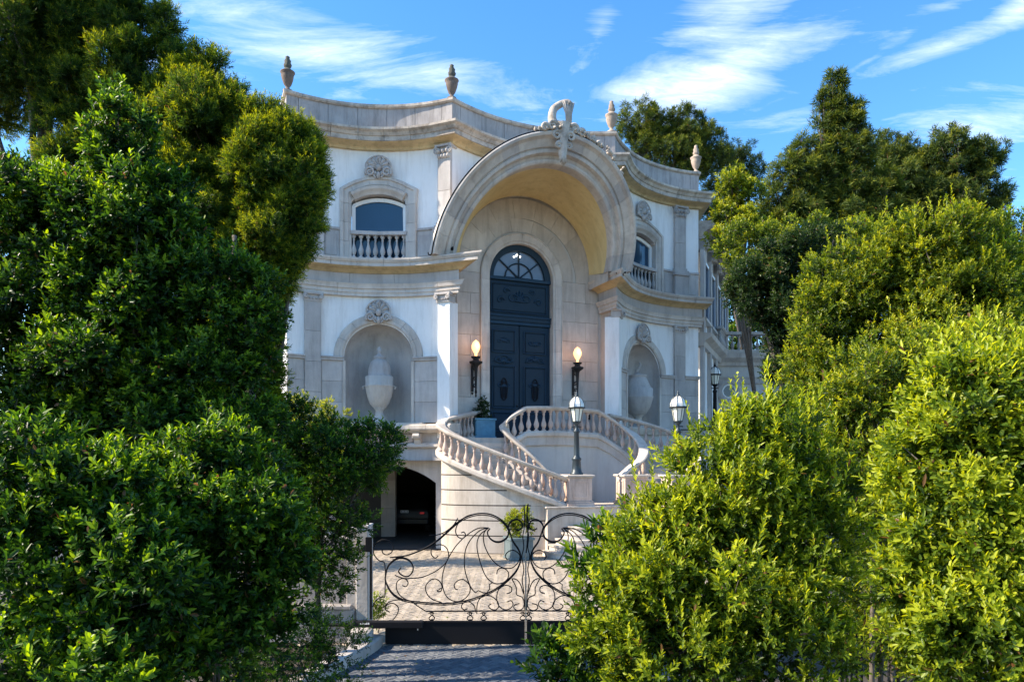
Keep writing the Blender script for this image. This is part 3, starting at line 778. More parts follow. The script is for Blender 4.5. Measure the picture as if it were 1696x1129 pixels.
# fanlight
fan = link(bpy.data.objects.new('fanlight', None), house, FL.to3(DC, DSZ, dk))
mb = MB(); mb.grid([[FL.to3(DC + r_ * math.cos(R(180 * i / 24)), DSZ + .04 + r_ * math.sin(R(180 * i / 24)), dk - .06) for i in range(25)] for r_ in (.001, .98)], flip=True); mb.build('pane', plain('fanlight_glass', (.16, .20, .26), .08, noise=.3, scale=2), fan)
band('frame', FL, arc(DC, DSZ + .02, 1.08, 180, 0, 26), [(-.10, -.30), (-.10, -.18), (.10, -.14), (.11, -.30)], DOOR, fan)
for a_ in (180 - .01, 141, 90, 39, .01):
    c_, s_ = math.cos(R(a_)), math.sin(R(a_)); mb = MB(); mb.tube([FL.to3(DC + .03 * c_, DSZ + .07, dk - .02), FL.to3(DC + 1.0 * c_, DSZ + .07 + 1.0 * s_ - .02, dk - .02)], .026, 6); mb.build('glazing_bar', DOOR, fan)
mb = MB(); mb.tube([FL.to3(DC + .52 * math.cos(R(180 * i / 16)), DSZ + .06 + .52 * math.sin(R(180 * i / 16)), dk - .02) for i in range(17)], .024, 6); mb.build('glazing_bar', DOOR, fan)
mb = MB()
for i in range(5): mb.lathe([(0, 0), (.028, .03), (0, .06)], tuple(FL.to3(DC - .18 + .06 * i + .02 * (i % 2), 9.98 + .04 * ((i * 7) % 3 - 1), dk - .052)), 6)
# interior chandelier seen through the glass: small lit bulbs
mb.build('chandelier_bulb', plain('bulb_white', (1, .95, .85), .3, emit=(1, .93, .8), es=3, noise=0), fan)

# return walls beside the recess
for (bay, w, dist) in ((LB, 2.56, 1.15), (RB, 2.64, 1.15)):
    a = bay.pt(w, .05); b = a + INW * dist
    mb = MB(); mb.grid([[(a.x, a.y, 1.5), (a.x, a.y, 9.2)], [(b.x, b.y, 1.5), (b.x, b.y, 9.2)]]); mb.build('return_wall', LIME, house)

# ------------------------------------------------------------------ arch hood
HM = Vector((.74, 23.72)); HD = Vector((.946, .325)).normalized(); HF = Vector((.4, -.917))
def hood(r, th, lift=0.0, fw=0.0):
    c, s_ = math.cos(th), math.sin(th)
    p = HM + HD * (r * c) + HF * (1.94 * s_ * (r / 3.45) * .98 + fw + .05)
    return Vector((p.x, p.y, 9.31 + r * 1.015 * s_ + lift))
RP = [(3.45, 0), (3.45, .10), (3.41, .14), (3.34, .14), (3.31, .09), (3.27, .05), (3.08, .04), (3.06, -.01), (3.03, -.01), (3.01, .05), (2.93, .07), (2.90, .02), (2.885, -.05), (2.80, -.06), (2.785, -.02), (2.73, .0), (2.68, -.01), (2.66, -.08), (2.66, -.35), (3.45, -.35)]
nv = 19
for i in range(nv):
    t0 = math.pi * i / nv + .0009; t1 = math.pi * (i + 1) / nv - .0009; mb = MB()
    rows = [[hood(r, t0 + (t1 - t0) * q / 4, fw=f) for r, f in RP] for q in range(5)]
    mb.grid(rows, cv=True); m = len(RP); mb.f.append(tuple(range(m))[::-1]); mb.f.append(tuple(range(len(mb.v) - m, len(mb.v))))
    mb.build('hood_stone', LIME if i % 4 else LIMEG, house)
def wallpt(r, th, off=.0):
    w = HW + r * math.cos(th); p = CB.raw(w, off); return Vector((p.x, p.y, 9.3 + r * math.sin(th)))
mb = MB(); mb.grid([[hood(3.42, math.pi * i / 40, fw=-.2) for i in range(41)], [hood(3.40, math.pi * i / 40, fw=-.6) * .5 + wallpt(3.2, math.pi * i / 40, -.02) * .5 + Vector((0, 0, .05 * math.sin(math.pi * i / 40))) for i in range(41)], [wallpt(3.05, math.pi * i / 40, -.05) + Vector((0, 0, .45 * math.sin(math.pi * i / 40))) for i in range(41)]])
mb.build('hood_roof', LIMEC, house, True)
# plastered soffit between the ring and the entrance wall
def backarc(th, r=2.46): return FL.to3(.20 + r * math.cos(th), 9.55 + r * math.sin(th), .012)
rows = []
for q in range(9):
    f = q / 8; rows.append([hood(2.67, math.pi * i / 48, fw=-.30) * (1 - f) + backarc(math.pi * i / 48) * f + Vector((0, 0, .10 * math.sin(f * math.pi) * math.sin(math.pi * i / 48))) for i in range(49)])
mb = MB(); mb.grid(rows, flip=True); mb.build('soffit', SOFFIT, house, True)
mb = MB(); mb.tube([backarc(math.pi * i / 40) + Vector((DN.x, DN.y, 0)) * .02 for i in range(41)], .022, 6); mb.build('arc_moulding', LIMEC, house)
# lower cheeks of the recess between ring foot and wall
for th in (0, math.pi):
    a, b = hood(2.7, th, fw=-.1), backarc(th); mb = MB(); mb.grid([[(a.x, a.y, 9.0), (a.x, a.y, 9.33)], [(b.x, b.y, 9.0), (b.x, b.y, 9.58)]]); mb.build('soffit_foot', LIME, house)
# drip flashing along the outer edge, with a hooked end
mb = MB(); pts = [hood(3.47, math.pi * (1 - i / 60 * .62), fw=.07) for i in range(61)]
e0 = pts[0]; pts = [e0 + Vector((-.10, -.05, .03)), e0 + Vector((-.09, -.05, -.04)), e0 + Vector((-.03, -.05, -.05))] + pts
mb.tube(pts, .022, 6); mb.build('drip_edge', IRON, house)
# leaf garland along the crown
gar = MB()
for i in range(120):
    th = R(rnd.triangular(48, 108, 84)); p = hood(3.47 + rnd.uniform(-.02, .10), th, fw=rnd.uniform(-.1, .1)); s_ = rnd.uniform(.05, .11); d = Vector((rnd.uniform(-1, 1), rnd.uniform(-1, .2), rnd.uniform(-.2, 1))).normalized()
    gar.tube([p, p + d * s_ * .8, p + d * s_ * 1.7], [s_ * .5, s_ * .6, .008], 6)
gar.build('garland', LIMEC, house, True)['kind'] = 'stuff'
# keystone cartouche and the scroll that springs from it
KC = hood(3.1, R(90), fw=.14)
def kp(x, z, f=0): return KC + Vector((HD.x, HD.y, 0)) * x + Vector((HF.x, HF.y, 0)) * f + Vector((0, 0, z))
mb = MB()
rows = []
for i in range(9):
    a = math.pi * i / 8
    rows.append([kp(.24 * (1 - .6 * t) * math.cos(a) * (1 + .1 * math.cos(9 * t)), .62 - 1.10 * t, .05 + .24 * math.sin(a) * (1 - .3 * t)) for t in [j / 8 for j in range(9)]])
mb.grid(rows, flip=True)
for q in (-1, 1):
    for (x0, z0, sc) in ((.22, .22, .15), (.17, -.08, .10), (.36, .48, .15), (.60, .40, .12)):
        pts = []
        for k in range(20):
            t = k / 19; an = R(160 - 500 * t); r = sc * (1 - .75 * t); pts.append(kp(q * (x0 + r * math.cos(an)), z0 + r * math.sin(an), .16))
        mb.tube(pts, [.06 - .03 * k / 19 for k in range(20)], 6)
for k in range(9):
    aa = R(20 * k + 10); mb.tube([kp(0, .35, .1), kp(.55 * math.cos(aa), .35 + .34 * math.sin(aa), .10)], [.10, .05], 6)
for k in range(5):
    aa = R(-130 + 20 * k); mb.tube([kp(0, -.35, .2), kp(.14 * math.cos(aa), -.35 + .30 * math.sin(aa), .12)], [.06, .02], 6)
mb.build('keystone', LIMEC, house, True)
mb = MB(); bp = [(-.20, .45, .05), (-.30, .75, .0), (-.24, 1.05, -.05), (-.02, 1.25, -.05), (.18, 1.33, 0), (.26, 1.28, .06)]
mb.tube([kp(*p) for p in spl(bp, 5)], [.15 - .003 * k for k in range(26)], 9)
for k in range(8): mb.tube([kp(.02 + .050 * k, 1.30 + .03 * math.sin(k * 1.3), .02 + .02 * (k % 2)), kp(.13 + .022 * k, .95, .06), kp(.17 + .016 * k, .40, .04)], [.045, .035, .03], 5)
mb.build('crest_scroll', LIMEC, house, True)
# ball-shaped security camera and stub on the left cornice
mb = MB(); cpos = P(749, 411, 22.75); mb.lathe([(0, -.09), (.06, -.075), (.085, -.03), (.085, .02), (.05, .075), (0, .09)], tuple(cpos), 14); mb.tube([cpos + Vector((-.22, .1, -.02)), cpos], .025, 6)
tag(mb.build('security_camera', IRON, None, True), 'small black ball security camera on the left end of the hood cornice', 'camera')
mb = MB(); cpos = P(1031, 452, 24.4); mb.tube([cpos + Vector((-.22, 0, .0)), cpos + Vector((.12, 0, .02))], .03, 6); mb.tube([cpos + Vector((.02, 0, .0)), cpos + Vector((.02, .02, -.1))], .02, 6)
tag(mb.build('spotlight', IRON, None), 'tiny black floodlight on the cornice at the right foot of the hood', 'light')

# ------------------------------------------------------------------ urns on the parapet
URND = stone('urn_weathered', (.22, .17, .14), (.12, .095, .08), stain=(.04, .035, .03), stain_amt=.6, streak=False)
URNS = stone('urn_sandy', (.46, .37, .29), (.32, .25, .20), stain=(.14, .11, .09), stain_amt=.5, streak=False)
def urn_parts(root, dark):
    m = URND if dark else URNS
    z = root.location.z; c = tuple(root.location)
    MB().lathe([(.15, 0), (.15, .05), (.10, .07), (.06, .12), (.07, .17), (.11, .22), (.165, .38), (.19, .50), (.185, .55), (.225, .59), (.225, .62), (.15, .66)], c, 18, (9, .2, .5, .05)).build('bowl', m, root, True)
    MB().lathe([(.15, .66), (.12, .70), (.07, .73), (.10, .76), (.115, .83), (.085, .90), (.095, .96), (.06, 1.04), (.07, 1.09), (.0, 1.14)], c, 14, (5, .74, 1, .18)).build('flame_finial', m if not dark else plain('blackened_finial', (.10, .10, .08), .9), root, True)
for (p, lab, dark, sc) in ((LB.raw(-2.5, -.12), 'dark weathered urn at the far left corner of the parapet', True, 1.0), (LB.raw(2.5, -.1), 'grey urn with blackened finial on the parapet corner left of the hood', True, 1.0),
                           (RB.raw(-2.6, -.12), 'pale stone urn on the parapet corner just right of the arch crest', False, 1.0), (RB.raw(2.6, -.12), 'sandy urn at the right end of the parapet against the pines', False, 1.0)):
    u = thing('parapet_urn', lab, 'urn', (p.x, p.y, 14.40), 'urns along the parapet'); urn_parts(u, dark)

# ------------------------------------------------------------------ niche urns
def vase(bay, lab, style):
    K = .84 if style else .95
    p = bay.to3(.21, NZ, -.12); root = thing('niche_vase', lab, 'vase', tuple(p), 'big stone vases in the niches'); c = tuple(p)
    MB().lathe([(a_ * K, z_) for a_, z_ in [(.36, 0), (.36, .07), (.30, .10), (.22, .18), (.16, .30), (.15, .40), (.20, .46), (.24, .50)]], c, 28).build('foot', LIME, root, True)
    if style:
        MB().lathe([(a_ * K, z_) for a_, z_ in [(.24, .50), (.36, .62), (.46, .85), (.52, 1.10), (.53, 1.16), (.55, 1.18), (.55, 1.22), (.52, 1.24), (.53, 1.50), (.50, 1.52)]], c, 64, (20, .55, 1.5, .025)).build('body', LIME, root, True)
        MB().lathe([(a_ * K, z_) for a_, z_ in [(.50, 1.52), (.44, 1.56), (.42, 1.75), (.36, 1.95), (.26, 2.05), (.20, 2.08), (.24, 2.12), (.24, 2.15), (.12, 2.2), (.07, 2.26), (.09, 2.32), (.11, 2.38), (.06, 2.46), (0, 2.50)]], c, 48, (12, 1.6, 2.0, .04)).build('lid', LIMEG, root, True)
        for s_ in (-1, 1):
            q = bay.to3(.21 + s_ * .56 * K, NZ + 1.2, -.12); MB().tube([q, q + Vector((s_ * .05, -.05, -.03)), q + Vector((s_ * .02, -.03, -.09))], .03, 6).build('handle', LIME, root)
    else:
        MB().lathe([(a_ * K, z_) for a_, z_ in [(.24, .50), (.34, .55), (.50, .80), (.60, 1.10), (.62, 1.16), (.62, 1.20), (.60, 1.22), (.60, 1.50), (.55, 1.52)]], c, 40, (14, 1.22, 1.5, .02)).build('body', LIMEG, root, True)
        MB().lathe([(a_ * K, z_) for a_, z_ in [(.55, 1.52), (.50, 1.60), (.38, 1.85), (.33, 1.95), (.36, 1.98), (.36, 2.02), (.16, 2.05), (.08, 2.1)]], c, 40).build('lid', LIMEG, root, True)
        MB().tube([Vector(c) + Vector(q) for q in ((.0, 0, 2.05), (-.04, 0, 2.18), (.05, 0, 2.30), (.10, 0, 2.42), (.06, 0, 2.5))], [.07, .06, .05, .045, .02], 8).build('finial', LIMEG, root, True)
vase(LB, 'tall lidded fluted stone vase standing in the left niche', True)
vase(RB, 'broad banded stone vase standing in the right niche', False)

# ------------------------------------------------------------------ basement of the left bay: ledge, brackets, carport arch
GC, GHW = .48, 1.62
ghole = seg_hole(GC, GHW, .0, 2.18, .56)
wall('basement_wall', LB, ws_for(LB.L + .6, GC, GHW, 18), .0, 3.8, ghole, LIMEG, house, off=.12, depth=1.3)
wall('basement_wall', RB, [-2.6, 0, 2.6], .0, 4.0, lambda w: None, GREYST, house, off=.10)
for (a, b) in ((-2.6, 2.72),):
    line = [LB.raw(a + (b - a) * i / 14) for i in range(15)]
    sweep_blocks('ledge_stone', [tuple(p) for p in line], [(-.2, 3.78), (.34, 3.78), (.38, 3.82), (.46, 3.86), (.48, 3.90), (.48, 4.00), (.42, 4.02), (.42, 4.06), (-.2, 4.09)], 1.0, .008, LIMEB, house)
    sweep_blocks('string_stone', [tuple(p) for p in line], [(.0, 3.30), (.20, 3.30), (.24, 3.34), (.24, 3.42), (.20, 3.46), (.0, 3.46)], 1.2, .008, LIME, house)
line = [RB.raw(-2.6 + 5.2 * i / 14) for i in range(15)]
sweep_blocks('ledge_stone', [tuple(p) for p in line], [(-.2, 3.85), (.3, 3.85), (.38, 4.05), (-.2, 4.09)], 1.0, .008, LIMEB, house)
for w in (-.9, 1.55):       # scroll brackets under the ledge
    mb = MB(); pts = []
    for s0 in (-.11, .11):
        prof = [(.12, 3.76), (.44, 3.76), (.46, 3.68), (.40, 3.60), (.30, 3.56), (.26, 3.45), (.20, 3.36), (.12, 3.30)]
        pts.append([LB.to3(w + s0, z, o_) for o_, z in prof])
    mb.grid(pts, cv=True); mb.f.append(tuple(range(8))); mb.f.append(tuple(range(8, 16))[::-1])
    for s0 in (-.12, .12): mb.tube([LB.to3(w + s0, 3.66 + .07 * math.cos(R(60 * k)) * (1 - k / 14), .36 + .07 * math.sin(R(60 * k)) * (1 - k / 14)) for k in range(12)], .018, 5)
    mb.build('bracket', LIME, house)
bbox_('bracket_panel', LB, -.7, 1.35, 3.48, 3.74, .1, .17, PINK, house)
# carport interior: inner wall with a second dark opening, garage beyond
q = lambda w, z, o_: LB.to3(w, z, o_)
def slab(name, w0, w1, z0, z1, o0, o1, mat): return bbox_(name, LB, w0, w1, z0, z1, o0, o1, mat, house, 0)
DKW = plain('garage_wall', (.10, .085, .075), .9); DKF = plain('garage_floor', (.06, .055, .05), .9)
slab('garage_wall', -1.6, .02, 0, 3.2, -3.3, -3.1, plain('garage_render', (.09, .082, .075), .9))  # carport shade painted into this dark wall colour
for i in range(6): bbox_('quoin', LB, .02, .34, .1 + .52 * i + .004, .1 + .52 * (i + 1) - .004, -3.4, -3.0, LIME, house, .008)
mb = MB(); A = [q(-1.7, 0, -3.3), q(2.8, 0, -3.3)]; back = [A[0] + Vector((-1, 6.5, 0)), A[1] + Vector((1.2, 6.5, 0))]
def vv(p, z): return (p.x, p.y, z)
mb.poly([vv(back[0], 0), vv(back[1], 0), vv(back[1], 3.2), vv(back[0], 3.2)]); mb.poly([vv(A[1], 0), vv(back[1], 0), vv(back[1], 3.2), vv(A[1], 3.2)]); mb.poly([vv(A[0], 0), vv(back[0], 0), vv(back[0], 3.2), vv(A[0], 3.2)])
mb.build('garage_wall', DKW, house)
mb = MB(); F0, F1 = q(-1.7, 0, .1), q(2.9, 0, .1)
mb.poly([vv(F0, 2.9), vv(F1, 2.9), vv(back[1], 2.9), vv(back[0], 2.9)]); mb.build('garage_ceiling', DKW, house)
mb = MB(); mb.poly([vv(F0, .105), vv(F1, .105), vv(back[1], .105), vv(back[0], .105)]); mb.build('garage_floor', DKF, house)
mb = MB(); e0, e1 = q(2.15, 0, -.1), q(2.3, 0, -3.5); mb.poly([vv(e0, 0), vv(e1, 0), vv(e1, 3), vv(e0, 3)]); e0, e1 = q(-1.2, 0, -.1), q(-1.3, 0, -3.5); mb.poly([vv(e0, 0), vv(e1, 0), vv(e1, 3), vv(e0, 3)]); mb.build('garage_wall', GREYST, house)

# car in the garage, tail towards the street
def car():
    c0 = P(672, 757, 27.6); ox, oy = c0.x, c0.y - .3; z0 = .11
    root = thing('parked_car', 'dark car parked tail out inside the shaded garage arch', 'car', (ox, oy, z0))
    prof = [(0, .35), (.02, .62), (.0, .86), (.10, 1.0), (.55, 1.42), (1.0, 1.52), (2.2, 1.52), (2.9, 1.30), (3.4, 1.02), (4.3, .92), (4.5, .7), (4.5, .35)]
    mb = MB(); rows = []
    for x, sc in ((-.9, .0), (-.90, 1), (-.86, 1), (-.70, 1), (.70, 1), (.86, 1), (.90, 1), (.9, 0)):
        row = []
        for y, z in prof:
            inset = max(0, z - .95) * .32; xx = x * (1 - inset * (abs(x) / .9)); zz = z if abs(x) < .8 else z - .03
            if sc == 0: zz = .62 + (z - .62) * .9
            row.append((ox + xx, oy + y, z0 + zz))
        rows.append(row)
    mb.grid(rows, cv=True); mb.build('body', CARP, root, True)
    mb = MB(); mb.poly([(ox - .60, oy + .13, z0 + 1.02), (ox + .60, oy + .13, z0 + 1.02), (ox + .52, oy + .50, z0 + 1.40), (ox - .52, oy + .50, z0 + 1.40)]); mb.build('rear_window', CARG, root)
    for s_ in (-1, 1):
        mb = MB(); mb.box(-.08, .08, -.03, .05, z0 + .76, z0 + .83, 0, (ox + s_ * .66, oy)); mb.build('tail_light', RED, root)
        for y in (.75, 3.6):
            mb = MB(); rows = [[(ox + s_ * (.90 - .2 * t), oy + y + .33 * math.cos(2 * math.pi * k / 16), z0 + .33 + .33 * math.sin(2 * math.pi * k / 16)) for k in range(16)] for t in (0, 1)]
            mb.grid(rows, cv=True); mb.f.append(tuple(range(16))); mb.f.append(tuple(range(16, 32))); mb.build('wheel', RUB, root)
    mb = MB(); mb.box(-.90, .90, -.07, .1, z0 + .38, z0 + .58, 0, (ox, oy)); bevel(mb.build('bumper', CARP, root), .03, 2)
    mb = MB(); mb.box(-.15, .15, -.03, .0, z0 + .80, z0 + .90, 0, (ox, oy - .005)); pl = mb.build('number_plate', PLATE, root)
    for k in range(5):
        mb = MB(); mb.box(-.012, .012, -.004, .0, z0 + .825, z0 + .875 - .012 * (k % 2), 0, (ox - .11 + .055 * k, oy - .036)); mb.build('plate_mark', IRON, pl)
car()

# ------------------------------------------------------------------ staircase
PZ = 1.50
stair = thing('curved_staircase', 'double horseshoe stone staircase with balustrades rising to the front door', 'staircase', (1.5, 22.5, .1))
def pix_path(lst, k=5):
    return spl([(lambda p: (p.x, p.y, p.z))(P(x, y, d)) for x, y, d in lst], k)
RAIL_OL = pix_path([(937, 790, 22.0), (900, 776, 21.75), (850, 757, 21.7), (800, 738, 21.8), (760, 721, 22.0), (740, 711, 22.2), (730, 702, 22.45), (735, 694, 22.75), (752, 688, 22.95), (772, 683.5, 23.5), (790, 680, 24.2)])
RAIL_IL = pix_path([(917, 787, 22.5), (880, 750, 22.6), (852, 726, 22.8), (839, 713, 22.95), (835, 705, 23.1), (838, 696, 23.15), (850, 685, 23.2), (870, 673, 23.35)])
RAIL_F = pix_path([(870, 673, 23.35), (900, 672.5, 23.5), (940, 674, 24.0), (988, 678.5, 24.7)])
RAIL_IR = pix_path([(988, 678.5, 24.7), (1010, 690, 24.75), (1037, 708, 24.6), (1055, 722, 24.2), (1066, 740, 23.6), (1062, 757, 23.1), (1042, 773, 22.7), (1026, 787, 22.5)])
RAIL_OR = pix_path([(1008, 685, 25.0), (1050, 694, 25.2), (1100, 708, 25.0), (1132, 722, 24.5), (1152, 740, 23.8), (1156, 756, 23.1), (1140, 773, 22.5), (1120, 788, 22.2)])
def ribbon(pts, hw, z0, z1, name, mat, parent, prof=None):
    """bar of rectangular or moulded section following a 3d path; z0,z1 relative to path height"""
    xy = [p[:2] for p in pts]; prof = prof or [(-hw, z0), (hw, z0), (hw, z1), (-hw, z1)]
    offs = {o_: offset(xy, o_) for o_, _ in prof}; mb = MB()
    rows = [[(offs[o_][i].x, offs[o_][i].y, pts[i][2] + z) for o_, z in prof] for i in range(len(pts))]
    mb.grid(rows, cv=True); m = len(prof); mb.f.append(tuple(range(m))[::-1]); mb.f.append(tuple(range(len(mb.v) - m, len(mb.v))))
    return mb.build(name, mat, parent)
RP2 = [(-.10, -.13), (.10, -.13), (.12, -.10), (.15, -.085), (.16, -.03), (.13, 0), (-.13, 0), (-.16, -.03), (-.15, -.085), (-.12, -.10)]
def balustrade(pts, railmat=LIMEB, balmat=BAL_P, ends=True, spacing=.245, base=.30):
    rail = ribbon(pts, 0, 0, 0, 'handrail', railmat, stair, RP2)
    ribbon(pts, 0, 0, 0, 'base_rail', LIMEB, stair, [(-.14, -.98), (.14, -.98), (.16, -.95), (.16, -.86), (.12, -.80), (-.12, -.80), (-.16, -.86), (-.16, -.95)])
    L = cumlen(pts)[-1]; n = int(L / spacing)
    for i in range(n):
        s = (i + .5) * L / n; a = cut(pts, max(0, s - .02), min(L, s + .02)); p = a[0]; slope = (a[-1][2] - a[0][2]) / .04
        inst('baluster', balmat, rail, (p[0], p[1], p[2] - .81), 0, (1, 1, 1.11))
for pts in (RAIL_OL, RAIL_IL, RAIL_F, RAIL_IR, RAIL_OR): balustrade(pts)
# outer drum wall below the left rail: coursed stones with recessed joints, sloped top
def drum(pts, zb, name='drum_stone', step=.457, mat=LIMEB, z0=.18, L0=1.3, offs_=.10):
    L = cumlen(pts)[-1]; xy = [p[:2] for p in pts]
    zs = [zb] + [z0 + step * i for i in range(1, 12)]
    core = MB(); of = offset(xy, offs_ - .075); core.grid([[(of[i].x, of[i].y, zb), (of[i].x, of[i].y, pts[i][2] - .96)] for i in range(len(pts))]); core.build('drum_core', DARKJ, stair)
    for r in range(len(zs) - 1):
        a, b = zs[r], zs[r + 1]
        seg = [(p[0], p[1], p[2] - .97) for p in pts]
        o1 = offset(xy, offs_); o0 = offset(xy, offs_ - .08); mb = MB(); run = []
        def flush(run):
            if len(run) < 2: return
            m2 = MB(); rows = []
            for i in run:
                t = min(b - .018, seg[i][2]); t = max(t, a + .019)
                rows.append([(o0[i].x, o0[i].y, a + .018), (o1[i].x, o1[i].y, a + .018), (o1[i].x, o1[i].y, t), (o0[i].x, o0[i].y, t)])
            m2.grid(rows, cv=True, flip=True); m2.build(name, mat, stair)
        for i in range(len(pts)):
            if seg[i][2] > a + .02: run.append(i)
            else: flush(run); run = []
        flush(run)
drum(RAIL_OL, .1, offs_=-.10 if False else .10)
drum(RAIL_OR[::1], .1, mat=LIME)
# smooth inner well wall that follows the inner rails round
inner = RAIL_IL[:-1] + RAIL_F[:-1] + RAIL_IR
xy = [p[:2] for p in inner]; mb = MB(); of = offset(xy, .02)
mb.grid([[(of[i].x, of[i].y, PZ - .3), (of[i].x, of[i].y, inner[i][2] - 1.25)] for i in range(len(inner))]); mb.build('well_wall', GREYST, stair, True)
ribbon(inner, 0, 0, 0, 'string_band', LIME, stair, [(-.05, -1.28), (.07, -1.28), (.09, -1.25), (.09, -.98), (-.05, -.98)])
# flights of steps between the inner and outer rails
def flight(po, pi, n=13):
    Lo, Li = cumlen(po)[-1], cumlen(pi)[-1]
    for i in range(n):
        f0, f1 = i / n, (i + 1) / n; z = PZ + (LANDZ - PZ) * (i + 1) / n
        a, b = cut(po, Lo * f0, min(Lo, Lo * f1 + .03)), cut(pi, Li * f0, min(Li, Li * f1 + .03)); mb = MB()
        q = [a[0], a[-1], b[-1], b[0]]; rows = [[(p[0], p[1], zz) for p in q] for zz in (z - .45, z - .04, z)]
        mb.grid(rows, cv=True); mb.f.append((8, 9, 10, 11)); mb.build('step', LIMEB, stair)
flight(RAIL_OL[:40], RAIL_IL); flight(RAIL_OR[::-1][:-1][::1][:30], RAIL_IR[::-1])
# landing
mb = MB(); lp = [RAIL_OL[i] for i in range(40, len(RAIL_OL))] + [tuple(FL.to3(-2.3, 0, 0)), tuple(FL.to3(3.05, 0, 0)), RAIL_IR[4]] + RAIL_F[::-1]
mb.poly([(p[0], p[1], LANDZ) for p in lp]); mb.poly([(p[0], p[1], LANDZ - .25) for p in lp]); mb.grid([[(p[0], p[1], LANDZ - .25) for p in lp], [(p[0], p[1], LANDZ) for p in lp]], cv=True)
mb.build('landing', LIMEB, stair)
# platform between the newels and the lower steps
def newel(x, y, w=.74, h=1.0, zb=PZ, top=2.47, lab=None):
    rot = R(14); c = (x, y); hw = w / 2
    mb = MB(); mb.box(-hw, hw, -hw, hw, zb + .18, top - .10, rot, c); nw = bevel(mb.build('newel_pier', PINK, stair), .01)
    for (a, z0, z1) in ((hw + .06, zb, zb + .12), (hw + .03, zb + .12, zb + .18), (hw + .03, top - .10, top - .06), (hw + .07, top - .06, top)):
        mb = MB(); mb.box(-a, a, -a, a, z0, z1, rot, c); bevel(mb.build('newel_moulding', LIMEB if z0 > zb + .3 else PINK, nw), .012)
    for face in (0, 1, 2, 3):
        ca = rot + face * math.pi / 2; mb = MB(); 
        for (u0, u1, v0, v1) in ((-.24, .24, zb + .28, zb + .32), (-.24, .24, top - .22, top - .18), (-.24, -.20, zb + .32, top - .22), (.20, .24, zb + .32, top - .22)):
            mb.box(u0, u1, -hw - .018, -hw + .01, v0, v1, ca, c)
        mb.build('panel_frame', PINK, nw)
NL = P(955, 757, 22.25); NR = P(1046, 757, 22.55)
newel(NL.x, NL.y); newel(NR.x, NR.y); NO = P(1122, 757, 22.0); newel(NO.x, NO.y)
mb = MB(); mb.box(-.6, 4.2, 0, .9, .1, PZ - .02, R(14), (NL.x - .35, NL.y - .55)); bevel(mb.build('platform_wall', LIMEB, stair), .01)
mb = MB(); mb.box(-.65, 4.25, -.05, 3.2, PZ - .018, PZ + .03, R(14), (NL.x - .35, NL.y - .55)); bevel(mb.build('platform_paving', LIMEB, stair), .01)
for i in range(5):          # wide front steps with rounded left ends
    z = .1 + .17 * (i + 1); r = 1.0 - .2 * i; mb = MB(); c0 = Vector((NL.x + .25, NL.y - .60)); d = Vector((math.cos(R(10)), math.sin(R(10)))); nn = Vector((d.y, -d.x))
    pts = [c0 - d * .2 + (-d * math.cos(R(a)) + nn * math.sin(R(a))) * (r + .15) for a in range(0, 91, 10)] + [c0 + d * 3.4 + nn * (r + .15), c0 + d * 3.4]
    mb.grid([[(p.x, p.y, .05) for p in pts], [(p.x, p.y, z - .05) for p in pts]], cv=True)
    pts2 = offset([tuple(p) for p in pts], 0); mb.build('step', LIME, stair)
    mb = MB(); pts = [c0 - d * .2 + (-d * math.cos(R(a)) + nn * math.sin(R(a))) * (r + .18) for a in range(0, 91, 10)] + [c0 + d * 3.4 + nn * (r + .18), c0 + d * 3.4]
    mb.grid([[(p.x, p.y, z - .05) for p in pts], [(p.x, p.y, z) for p in pts]], cv=True); mb.poly([(p.x, p.y, z) for p in pts]); mb.build('tread', LIMEB, stair)

# ------------------------------------------------------------------ lamps on posts
def lamp(pos, lab, hp=1.62, sc=1.0, mat=POSTM, lit=False):
    root = thing('lamp_post', lab, 'lamp post', tuple(pos), 'black lantern posts'); c = tuple(pos); z = hp
    MB().lathe([(.20, 0), (.20, .05), (.16, .08), (.14, .20), (.125, .42), (.15, .46), (.15, .50), (.10, .54), (.085, .60), (.075, hp - .35), (.10, hp - .32), (.10, hp - .28), (.06, hp - .22), (.05, hp - .10), (.09, hp - .06), (.12, hp - .02)], c, 14, (7, .6, hp - .4, .08)).build('post', mat, root, True)
    MB().tube([Vector(c) + Vector((-.15, 0, hp - .16)), Vector(c) + Vector((0, 0, hp - .14)), Vector(c) + Vector((.15, 0, hp - .16))], .02, 6).build('crossbar', mat, root)
    n = 8; b = Vector(c) + Vector((0, 0, hp))
    def ringp(r, zz): return [b + Vector((r * math.cos(2 * math.pi * (k + .5) / n), r * math.sin(2 * math.pi * (k + .5) / n), zz)) for k in range(n)]
    lan = link(bpy.data.objects.new('lantern', None), root, b)
    MB().grid([ringp(.12, 0.0), ringp(.13, .03), ringp(.20, .40)], cv=True).build('glass', LGLASS, lan)
    MB().grid([ringp(.245, .44), ringp(.24, .54), ringp(.19, .66), ringp(.11, .74), ringp(.05, .77)], cv=True).build('dome_glass', LTOP, lan)
    mb = MB()
    for k in range(n):
        mb.tube([ringp(.125, 0)[k], ringp(.207, .41)[k]], .011, 4); mb.tube([ringp(.25, .44)[k], ringp(.245, .54)[k], ringp(.195, .665)[k], ringp(.115, .745)[k], ringp(.05, .78)[k]], .010, 4)
    for r_, zz, t in ((.13, .0, .018), (.21, .41, .016), (.26, .43, .022)): mb.tube(ringp(r_, zz), t, 5, closed=True)
    mb.build('lantern_frame', mat, lan)
    MB().lathe([(.06, .76), (.07, .79), (.03, .82), (.045, .86), (.02, .90), (.008, .98)], tuple(b), 8).build('finial', mat, lan, True)
lamp((NL.x, NL.y, 2.47), 'black lamp post with domed clear lantern on the stair newel nearest the gate centre')
